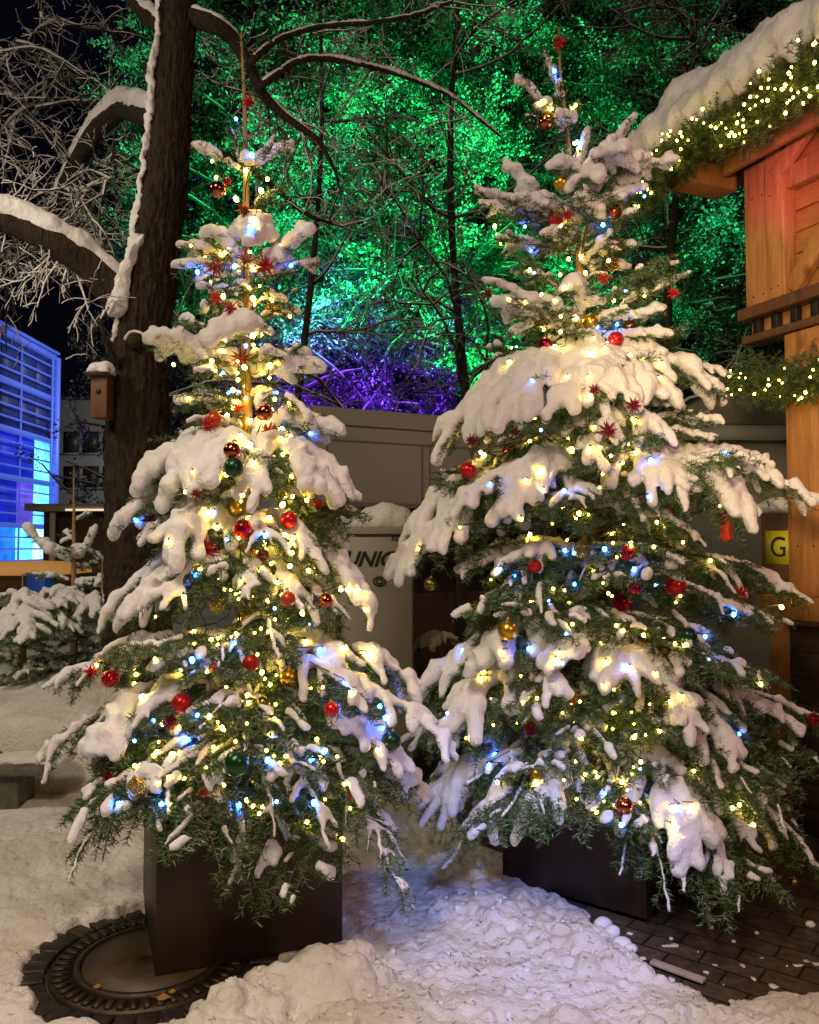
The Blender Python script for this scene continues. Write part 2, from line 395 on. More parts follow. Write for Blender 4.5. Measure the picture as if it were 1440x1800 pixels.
for k, (px, py, s_) in enumerate([(283, 1752, .032), (300, 1742, .018), (168, 1733, .02)]):
    p = at(px, py, 1); p = np.array([0, 0, CAMH]) + (p - [0, 0, CAMH]) * (CAMH - .028) / (CAMH - p[2])
    q = MB(); a = np.linspace(0, 2 * math.pi, 9)[:-1]
    rr = np.array([1, .6, .9, .5, 1.1, .55, .85, .6]) * s_
    top = np.stack([p[0] + rr * np.cos(a), p[1] + rr * np.sin(a) * .8, p[2] + .004 * np.sin(a * 2)], 1)
    q.add(np.vstack([top, top - [0, 0, .0015]]), [[*range(8)]]); q.f.append((np.array([[*range(15, 7, -1)]]), 0))
    tag(build('dead_leaf', q, [M['leaf']]), ['largest yellow brown dead leaf on the manhole cover rim', 'small dead leaf touching the larger leaf on the manhole', 'small curled leaf at the left of the manhole ring'][k], 'leaf')
# pale wooden lath
pA = at(1145, 1668, 2.99); pB = at(1238, 1700, 2.86); d = nrm((pB - pA) * [1, 1, 0]); L_ = np.linalg.norm((pB - pA)[:2])
q = MB(); q.box([(pA[0] + pB[0]) / 2, (pA[1] + pB[1]) / 2, .018], (L_, .032, .012), [d, np.cross(UP, d), UP])
tag(bevel(build('wooden_lath', q, [M['stick']]), .002), 'short pale flat lath lying on the dark wet paving', 'lath')
# loose lumps of snow
lumps = MB()
rn = np.random.default_rng(8)
for px, py, r in [(1095, 1662, .03), (1078, 1640, .026), (1060, 1625, .03), (832, 1545, .028), (850, 1552, .03), (868, 1560, .026), (845, 1532, .022), (1110, 1672, .02), (1425, 1625, .016),
                  (885, 1568, .02), (1250, 1630, .008), (1330, 1640, .007), (1290, 1655, .008), (1180, 1650, .007), (400, 1690, .02), (440, 1665, .018)]:
    p = at(px, py, 1); p = np.array([0, 0, CAMH]) + (p - [0, 0, CAMH]) * (CAMH - r * .6) / (CAMH - p[2])
    c = MB(); c.sphere((0, 0, 0), r, 14, 10); V = c.v[0]
    V = V * (1 + .28 * noise3(V * 30 + px)[:, None]) * [1.2, 1, .85] + p + [0, 0, max(0, float(snow_h(np.array([[p[0]]]), np.array([[p[1]]]))[0, 0]) * .6)]
    c.v[0] = V
    for f, mm in c.f: lumps.f.append((f + lumps.n, 0))
    lumps.v.append(V); lumps.t.append(np.full(len(V), .5)); lumps.n += len(V)
rc = np.random.default_rng(77)
for k in range(170):
    m_ = rc.integers(0, 4)
    if m_ == 0: x, y = rc.uniform(-.6, -.1), rc.normal(2.74, .1)
    elif m_ == 1: f = rc.random(); x, y = .25 + .55 * f + rc.normal() * .06, 3.42 - .45 * f + rc.normal() * .07
    elif m_ == 2: x, y = rc.uniform(-.6, 1.3), rc.uniform(2.45, 3.2)
    else: x, y = rc.uniform(-1.6, 1.5), rc.uniform(2.4, 4.2)
    h_ = float(snow_h(np.array([[x]]), np.array([[y]]))[0, 0])
    if h_ < .012: h_ = .0
    if h_ == 0 and rc.random() < .75: continue
    if x < -.2 and y > 2.85 and x > -1.35: continue
    r = min(.012, rc.exponential(.003) + .003); c = MB(); c.sphere((0, 0, 0), r, 8, 6); V = c.v[0]
    V = V * (1 + .35 * noise3(V * 60 + k)[:, None]) * rc.uniform(.6, 1.4, 3) + [x, y, h_ + r * .25]
    for f_, mm in c.f: lumps.f.append((f_ + lumps.n, 0))
    lumps.v.append(V); lumps.t.append(np.full(len(V), .5)); lumps.n += len(V)
tag(build('snow_crumbs', lumps, [M['snow']], smooth=True), 'loose lumps of frozen snow scattered at the edge of the cleared paving', 'snow lumps', kind='stuff')

rc = np.random.default_rng(5); nq = MB()
for k in range(900):
    if k % 2: x, y = rc.normal(-.5, .55), rc.normal(3.1, .45)
    else: x, y = rc.normal(.5, .5), rc.normal(3.0, .4)
    if y < 2.35 or (-1.3 < x < -.25 and 2.8 < y < 3.7): continue
    z = max(0., float(snow_h(np.array([[x]]), np.array([[y]]))[0, 0])) + .004; a = rc.uniform(0, 6.28); l = rc.uniform(.006, .012); d = np.array([math.cos(a), math.sin(a), rc.normal() * .15]); s_ = np.array([-math.sin(a), math.cos(a), 0]) * .0011
    p = np.array([x, y, z]); nq.add([p - d * l - s_, p + d * l - s_, p + d * l + s_, p - d * l + s_, p + [0, 0, .0015]], [[0, 1, 4, 4]][:0] or [[0, 1, 2, 3]], 0, .35)
tag(build('fallen_needles', nq, [M['needle']]), 'fallen fir needles and grit sprinkled over the trodden snow', 'fir needles', kind='stuff')
# ---------------------------------------------------------------- planters
def planter(cx, cy, ang, side, h, label, hidden=False):
    t = thing('planter', label, 'planter', 'steel planters of the fir trees'); A = np.array([[math.cos(ang), math.sin(ang), 0], [-math.sin(ang), math.cos(ang), 0], [0, 0, 1]])
    q = MB(); w = .02; c = np.array([cx, cy, 0.]); z0 = .022
    for s_ in (-1, 1):
        q.box(c + A[1] * s_ * (side / 2 - w / 2) + [0, 0, z0 + h / 2], (side, w, h), A)
        q.box(c + A[0] * s_ * (side / 2 - w / 2) + [0, 0, z0 + h / 2], (w, side - 2 * w, h), A)
    q.box(c + [0, 0, z0 + .01], (side - 2 * w, side - 2 * w, .02), A)
    bevel(build('box', q, [M['planter']], t), .003)
    q = MB()
    for s_ in (-1, 1):
        q.box(c + A[1] * s_ * (side / 2 - .008) + [0, 0, z0 + h + .008], (side + .02, .036, .014), A)
        q.box(c + A[0] * s_ * (side / 2 - .008) + [0, 0, z0 + h + .008], (.036, side - .054, .014), A)
    bevel(build('rim', q, [M['planter']], t), .003)
    q = MB(); q.box(c + [0, 0, z0 + h / 2], (side - 2 * w - .002, side - 2 * w - .002, h - .07), A); build('soil', q, [M['soil']], t)
    q = MB()
    g = np.linspace(-.5, .5, 24); a, b_ = np.meshgrid(g, g, indexing='ij'); s2 = side - .01
    V = c + a[..., None] * s2 * A[0] + b_[..., None] * s2 * A[1]
    V[..., 2] = z0 + h + .022 + .03 * (fbm(V * 7, 3) * .5 + .2) * (1 - (2 * np.maximum(abs(a), abs(b_))) ** 6)
    i2 = (np.arange(23)[:, None] * 24 + np.arange(23)).ravel(); V = V.reshape(-1, 3)
    q.add(V, np.stack([i2, i2 + 24, i2 + 25, i2 + 1], 1))
    V2 = V.copy(); V2[:, 2] = z0 + h - .03
    q.add(V2, np.stack([i2 + 1, i2 + 25, i2 + 24, i2], 1))
    build('snow_cover', q, [M['snow']], t, True)
    return t
ang = math.atan2(.25, .64)
fl = np.array([-.875, 2.88]); u = np.array([math.cos(ang), math.sin(ang)]); v = np.array([-u[1], u[0]])
c1 = fl + u * .335 + v * .335
planter(c1[0], c1[1], ang, .67, .50, 'rusty brown steel planter standing on the round manhole cover')
ang2 = math.atan2(.53, .4); planter(.875, 3.77, ang2, .66, .50, 'dark steel planter beside the bare wet paving')
# ---------------------------------------------------------------- fir trees
def needles(mb, P, rng, dens=430, ln=.027, wd=.0036, mat=1, flat=.5, frost=.06):
    """needle blades along polyline P"""
    P = np.asarray(P); seg = np.diff(P, axis=0); L = np.linalg.norm(seg, axis=1); tot = L.sum(); n = max(4, int(tot * dens))
    cum = np.concatenate([[0], np.cumsum(L)]); s = rng.random(n) * tot
    k = np.clip(np.searchsorted(cum, s) - 1, 0, len(L) - 1); f = ((s - cum[k]) / (L[k] + 1e-9))[:, None]
    base = P[k] + seg[k] * f; T = seg[k] / (L[k][:, None] + 1e-9)
    rv = rng.normal(size=(n, 3)); rv[:, 2] *= 1 - flat
    rv -= (rv * T).sum(1)[:, None] * T; rv /= np.linalg.norm(rv, axis=1)[:, None] + 1e-9
    d = T * rng.uniform(.25, .75, (n, 1)) + rv; d /= np.linalg.norm(d, axis=1)[:, None]
    sd = np.cross(d, rng.normal(size=(n, 3))); sd /= np.linalg.norm(sd, axis=1)[:, None] + 1e-9
    l = ln * rng.uniform(.7, 1.15, (n, 1))
    V = np.stack([base - sd * wd / 2, base + sd * wd / 2, base + d * l * .7 + sd * wd * .42, base + d * l - sd * wd * .1], 1)
    F = np.arange(n * 4).reshape(n, 4)
    tone = np.repeat(np.clip(rng.normal(.5, .2, n) + (rng.random(n) < frost) * .5, 0, 1), 4)
    mb.add(V, F, mat, tone)

def curve(S, T, lift, n=9, droop=0.):
    t = np.linspace(0, 1, n)[:, None]; L = np.linalg.norm(T - S)
    return S + (T - S) * t + UP * (lift * L * 4 * t * (1 - t))
def bough(tree, S, T, rng, snow=1., width=.5, lift=.08, droop=.35, lns=1., voxel=.0085, finger=1., dens=430, thick=1., frost=None):
    """one main bough with shoots and needles; its load of snow is a child"""
    S = np.asarray(S, float); T = np.asarray(T, float)
    L = np.linalg.norm(T - S); P = curve(S, T, lift, 10)
    P[1:-1] += rng.normal(size=(8, 3)) * L * .012
    mb = MB(); sn = MB(); ns = 0
    if frost is None: frost = .06 + (.30 if snow < .7 else .10)
    mb.tube(P, np.linspace(.004 + .008 * min(L, .8), .002, 10), 5, 0)
    needles(mb, P[2:], rng, dens * .9, frost=frost)
    D = nrm(T - S); side = np.cross(D, UP)
    if np.linalg.norm(side) < .2: side = np.array([1., 0, 0])
    side = nrm(side); nrmv = nrm(np.cross(side, D))
    roll = rng.uniform(-.35, .35); side = side * math.cos(roll) + nrmv * math.sin(roll)
    def snowtube(Q, r0, r1, off=.55):
        nonlocal ns
        Q = np.asarray(Q); n = len(Q); tt = np.linspace(0, 1, n)
        r = (r0 + (r1 - r0) * tt) * (1 + .22 * rng.normal(size=n)); r[0] *= .8; r = np.maximum(r, .007)
        Tn = np.gradient(Q, axis=0); Tn /= np.linalg.norm(Tn, axis=1)[:, None] + 1e-9
        o = UP - Tn * Tn[:, 2:3]; o /= np.linalg.norm(o, axis=1)[:, None] + .25
        C = Q + o * (r * off)[:, None]
        sn.tube(C, r, 9); sn.sphere(C[-1], r[-1] * .98, 8, 6); ns += 1
    sf = min(snow, 1.4)
    if snow >= .55:
        k0 = 1
        if snow < 1.18 and L > .3: g_ = rng.integers(3, 6); snowtube(P[k0:g_], .032 * sf * thick * min(1, .6 + L), .024 * sf * thick, .75); snowtube(P[g_ + 1:], .028 * sf * thick, .019 * sf * thick, .75)
        else: snowtube(P[k0:], .034 * sf * thick * min(1, .6 + L), .020 * sf * thick, .75)
    nsh = max(3, int(L / .062)); cnt = 0
    for i in range(nsh):
        for sgn in (-1, 1):
            t = .16 + .80 * (i + .5 * (sgn > 0) + rng.uniform(-.2, .2)) / nsh
            if t >= .97: continue
            l = (width * L * (1 - t) ** .6 * (.55 + .9 * min(t * 2.2, 1)) * .85 + .045) * rng.uniform(.75, 1.15)
            l = min(l, .38) * (.84 if snow >= .55 else 1)
            x = t * 9; k = min(int(x), 8); p = P[k] + (P[k + 1] - P[k]) * (x - k)
            a = R(rng.uniform(36, 58)); d0 = D * math.cos(a) + side * sgn * math.sin(a) + rng.normal(size=3) * .08
            dr = droop * rng.uniform(.6, 1.5)
            s_ = np.linspace(0, 1, 6)[:, None]
            Q = p + d0 * s_ * l - UP * (dr * l * s_ ** 1.8)
            mb.tube(Q, np.linspace(.0028, .0012, 6), 3, 0)
            needles(mb, Q, rng, dens, frost=frost)
            m = int(l / .045)
            for j in range(1, m):
                for sg2 in (-1, 1):
                    q = j / m; x2 = q * 5; k2 = min(int(x2), 4); pp = Q[k2] + (Q[k2 + 1] - Q[k2]) * (x2 - k2)
                    tn = nrm(Q[k2 + 1] - Q[k2]); sd2 = nrm(np.cross(tn, nrmv)) * sg2
                    l2 = min(.09, l * .45) * (1 - q * .6) * rng.uniform(.7, 1.2)
                    e = pp + (tn * .75 + sd2 * .7) * l2 - UP * dr * l2 * .4
                    needles(mb, [pp, (pp + e) / 2 + UP * .002, e], rng, dens * .8, frost=frost)
            if snow >= .55:
                if rng.random() < .36 + .22 * snow and l > .05:
                    cut = (6 if l < .12 else 5) if (rng.random() < .4 or thick > .9) else 4
                    snowtube(Q[:cut], .031 * sf * thick, .019 * sf * thick * finger, .8)
            elif rng.random() < snow * 2.0:
                c0 = rng.integers(0, 4); c1_ = c0 + rng.integers(1, 3)
                r = rng.uniform(.008, .021) * (.7 + snow)
                snowtube(Q[c0:c1_ + 1], r, r * .8, .7)
    if 0.05 < snow < .55:
        for _ in range(int(2 + 5 * snow)):
            c0 = rng.integers(1, 7); snowtube(P[c0:c0 + 3], rng.uniform(.010, .019) * (.6 + snow), .010, .8)
    b = build('bough', mb, [M['twig'], M['needle']], tree)
    if ns: remesh_snow('snow_load', sn, voxel, b, 3 if snow >= .55 else 1, .0035)
    return b

def trunk_mb(pts, rads, k=12, amp=.1):
    n = 40; t = np.linspace(0, 1, n); tp = np.linspace(0, 1, len(pts)); pts = np.asarray(pts)
    P = np.stack([np.interp(t, tp, pts[:, i]) for i in range(3)], 1); r = np.interp(t, tp, rads)
    rn_ = 1 + amp * noise3(np.stack(np.broadcast_arrays(np.arange(k)[None] * .9, P[:, 2:3] * 6, 3.), -1))
    q = MB(); q.tube(P, r, k, 0, rnd=rn_); return q

def fir(name, label, D, axis, prof, spec, nfill, seed, zlo, group=None, fill_snow=.42, front_only=False):
    """axis: [(py,px)], prof: [(py, half width px)] at depth D"""
    rng = np.random.default_rng(seed); t = thing(name, label, 'fir tree', group)
    ay = [a[0] for a in axis]; ax = [a[1] for a in axis]
    axp = lambda py: at(np.interp(py, ay, ax), py, D)
    pts = [np.array([*(axp(ay[-1])[:2]), zlo])] + [axp(y) for y in ay[::-1]]
    hts = np.array([p[2] for p in pts]); H = hts[-1]
    rads = [.004 + .034 * max(0, (H - z) / (H - zlo)) ** .9 for z in hts]
    build('trunk', trunk_mb(pts, rads), [M['firtrunk']], t, True)
    Rw = lambda py: np.interp(py, [p[0] for p in prof], [p[1] for p in prof]) / 1440 * D
    # leader shoot
    q = MB(); top = axp(ay[0]); lo = axp(ay[0] + (ay[1] - ay[0]) * .9)
    needles(q, [lo, (lo + top) / 2, top], rng, 500, .02); build('leader_shoot', q, [M['twig'], M['needle']], t)
    for s in spec:
        a_y, tx, ty, dd, sno = s[:5]; sno = min(.54, sno * 1.7) if sno < .5 else sno * (.92 if ty > 1000 else 1); kw = s[5] if len(s) > 5 else {}
        S = axp(a_y); Tp = at(tx, ty, D + dd)
        bough(t, S, Tp, rng, sno, **{**dict(width=.42, lift=.06, droop=.35), **kw})
    lo_, hi_ = prof[0][0], prof[-1][0]
    for i in range(nfill):
        f = (i + .5) / nfill; py = lo_ + (hi_ - lo_) * f ** .62
        az = i * 2.39996 + rng.uniform(-.3, .3)
        S = axp(py); L = Rw(py) * rng.uniform(.62, .92)
        up = np.interp(f, [0, .5, 1], [.7, .0, -.35])
        Tp = S + np.array([math.cos(az), math.sin(az), up + rng.uniform(-.12, .12)]) * L
        bough(t, S, Tp, rng, fill_snow * rng.uniform(.5, 1.2), .5, .05, .3, dens=330)
    return t, axp, Rw

W_ = dict
LT = [  # attach y, tip x, tip y, depth offset, snow, options
 (305, 338, 256, -.02, 1.0, W_(width=.1, lift=.0, droop=-.1, thick=.75)), (305, 404, 224, -.10, .9, W_(width=.12, lift=0, droop=0, thick=.6)),
 (305, 486, 243, .04, 1.0, W_(width=.12, lift=-.04, droop=0, thick=.8)), (305, 516, 250, -.06, 1.0, W_(width=.1, lift=-.02, droop=0, thick=.75)),
 (300, 440, 290, -.10, 1.1, W_(width=.2, thick=.9)),
 (400, 452, 425, -.12, 1.3, W_(width=.35, lift=.12, thick=1.25)),
 (480, 314, 432, -.04, 1.0, W_(width=.22, lift=.06, thick=.85)), (490, 312, 470, -.08, 1., W_(width=.22, lift=.06, thick=.8)),
 (480, 372, 410, -.10, 1.1, W_(width=.4, lift=.04, thick=.95)), (485, 541, 408, -.06, 1.1, W_(width=.25, lift=-.04, thick=1)),
 (490, 560, 462, .02, 1.0, W_(width=.18, lift=.0, thick=.8)), (520, 350, 505, -.12, .8, W_(width=.2, thick=.7)),
 (545, 365, 535, -.14, .5), (545, 505, 515, .1, .4), (520, 420, 500, -.2, .8, W_(width=.3, thick=.6)),
 (590, 402, 592, -.22, 1.35, W_(width=.55, lift=.12, droop=.3, thick=1.15)), (600, 452, 575, -.20, 1.1, W_(width=.3, lift=.1, thick=.8)), 
 (650, 254, 604, -.06, 1.15, W_(width=.18, lift=.08, droop=.4, thick=1.1)), (660, 352, 628, -.22, 1.0, W_(width=.25, thick=.8)),
 (670, 345, 655, -.25, .9, W_(width=.2, thick=.7)), (670, 562, 655, -.08, 1.2, W_(width=.18, lift=.1, thick=1.05)), (640, 480, 620, -.2, 1, W_(width=.3, thick=.7)),
 (700, 545, 735, -.14, .9, W_(width=.3, lift=.16, droop=.5, thick=.8)), (720, 312, 708, -.12, 1., W_(width=.18, lift=.06, thick=.8)),
 (755, 330, 742, -.2, .9, W_(width=.2, thick=.7)), (770, 597, 762, -.06, 1.2, W_(width=.2, lift=.12, droop=.5, thick=1.05)),
 (800, 246, 866, -.12, 1.35, W_(width=.42, lift=.24, droop=.75, thick=1.15)), (800, 305, 860, -.30, 1.35, W_(width=.45, lift=.22, droop=.8, thick=1.1)),
 (800, 375, 850, -.38, 1.3, W_(width=.45, lift=.2, droop=.8, thick=1.0)), (810, 470, 868, -.36, 1.1, W_(width=.3, lift=.15, droop=.5, thick=1)),
 (800, 560, 862, -.24, 1.25, W_(width=.4, lift=.22, droop=.8, thick=1.0)), (805, 616, 880, -.08, 1.2, W_(width=.35, lift=.25, droop=.8, thick=1)),
 (830, 600, 930, .1, .4, W_(droop=.6)), (850, 400, 880, -.3, .25),
 (900, 204, 930, -.12, 1.2, W_(width=.3, lift=.16, droop=.5, thick=1)), (900, 296, 985, -.36, 1.25, W_(width=.35, lift=.26, droop=.8, thick=1.1)),
 (900, 250, 960, -.22, .8, W_(width=.3, lift=.15, droop=.6)), (930, 570, 1005, -.3, 1.1, W_(width=.35, lift=.22, droop=.8, thick=.85)),
 (930, 480, 960, -.4, .9, W_(width=.4, lift=.15, droop=.6, thick=.7)), (910, 590, 950, .05, .3),
 (1010, 183, 1095, -.10, 1.2, W_(width=.4, lift=.26, droop=.9, thick=.9)), (1010, 225, 1085, -.32, 1.2, W_(width=.42, lift=.26, droop=.9, thick=.95)),
 (1000, 285, 1070, -.42, 1.0, W_(width=.4, lift=.22, droop=.8, thick=.85)), (1010, 440, 1055, -.46, .9, W_(width=.3, lift=.15, droop=.6, thick=.8)),
 (1010, 530, 1075, -.38, 1.0, W_(width=.4, lift=.2, droop=.8, thick=.8)), (1010, 655, 1075, -.10, 1.25, W_(width=.3, lift=.32, droop=.9, thick=1.0)),
 (1020, 590, 1080, -.28, .9, W_(width=.3, lift=.2, droop=.8, thick=.7)),
 (1150, 82, 1208, -.15, .75, W_(width=.28, lift=.14, droop=.6)), (1150, 215, 1150, -.3, 1.1, W_(width=.3, lift=.1, droop=.7, thick=.9)),
 (1120, 490, 1160, -.5, .8, W_(width=.4, lift=.2, droop=.7, thick=.7)), (1140, 600, 1170, -.25, 1.15, W_(width=.4, lift=.12, droop=.7, thick=.95)),
 (1150, 735, 1205, -.1, 1.2, W_(width=.32, lift=.14, droop=.9, thick=.95)), (1180, 800, 1335, -.30, 1.0, W_(width=.16, lift=.15, droop=.4, thick=.95)),
 (1180, 640, 1250, -.42, 1.0, W_(width=.4, lift=.15, droop=.7, thick=.9)), (1260, 700, 1360, -.3, 1.2, W_(width=.4, lift=.2, droop=.6, thick=1.0)),
 (1230, 72, 1340, -.12, .9, W_(width=.3, lift=.2, droop=.9, thick=.8)), (1230, 165, 1320, -.32, 1.2, W_(width=.25, lift=.24, droop=.9, thick=1.05)),
 (1230, 235, 1280, -.42, 1.0, W_(width=.3, lift=.2, droop=.8, thick=.8)),
 (1260, 130, 1430, -.35, .35, W_(width=.42, lift=.12, droop=.5)), (1300, 170, 1420, -.45, .4, W_(width=.4, lift=.14, droop=.6)),
 (1330, 128, 1520, -.28, .6, W_(width=.35, lift=.28, droop=.6, thick=.7)), (1330, 220, 1440, -.5, .4, W_(width=.4, lift=.2, droop=.6)),
 (1310, 345, 1445, -.52, .45, W_(width=.3, lift=.24, droop=.45)), (1310, 480, 1470, -.5, .6, W_(width=.25, lift=.26, droop=.6, thick=.6)),
 (1320, 575, 1490, -.5, .85, W_(width=.35, lift=.26, droop=.7, thick=.7)), (1320, 728, 1600, -.42, .6, W_(width=.2, lift=.22, droop=.7, thick=.6)),
 (1280, 690, 1460, -.15, .95, W_(width=.35, lift=.22, droop=.9, thick=.85)), (1290, 745, 1400, .1, 1.15, W_(width=.35, lift=.16, droop=.7, thick=1.1)),
 (1260, 330, 1370, -.5, .25), (1250, 430, 1350, -.55, .2), (1260, 520, 1360, -.52, .25), (1200, 380, 1260, -.5, .2), (1120, 360, 1180, -.45, .15), (1110, 300, 1170, -.4, .3), (1180, 470, 1290, -.5, .15),
]
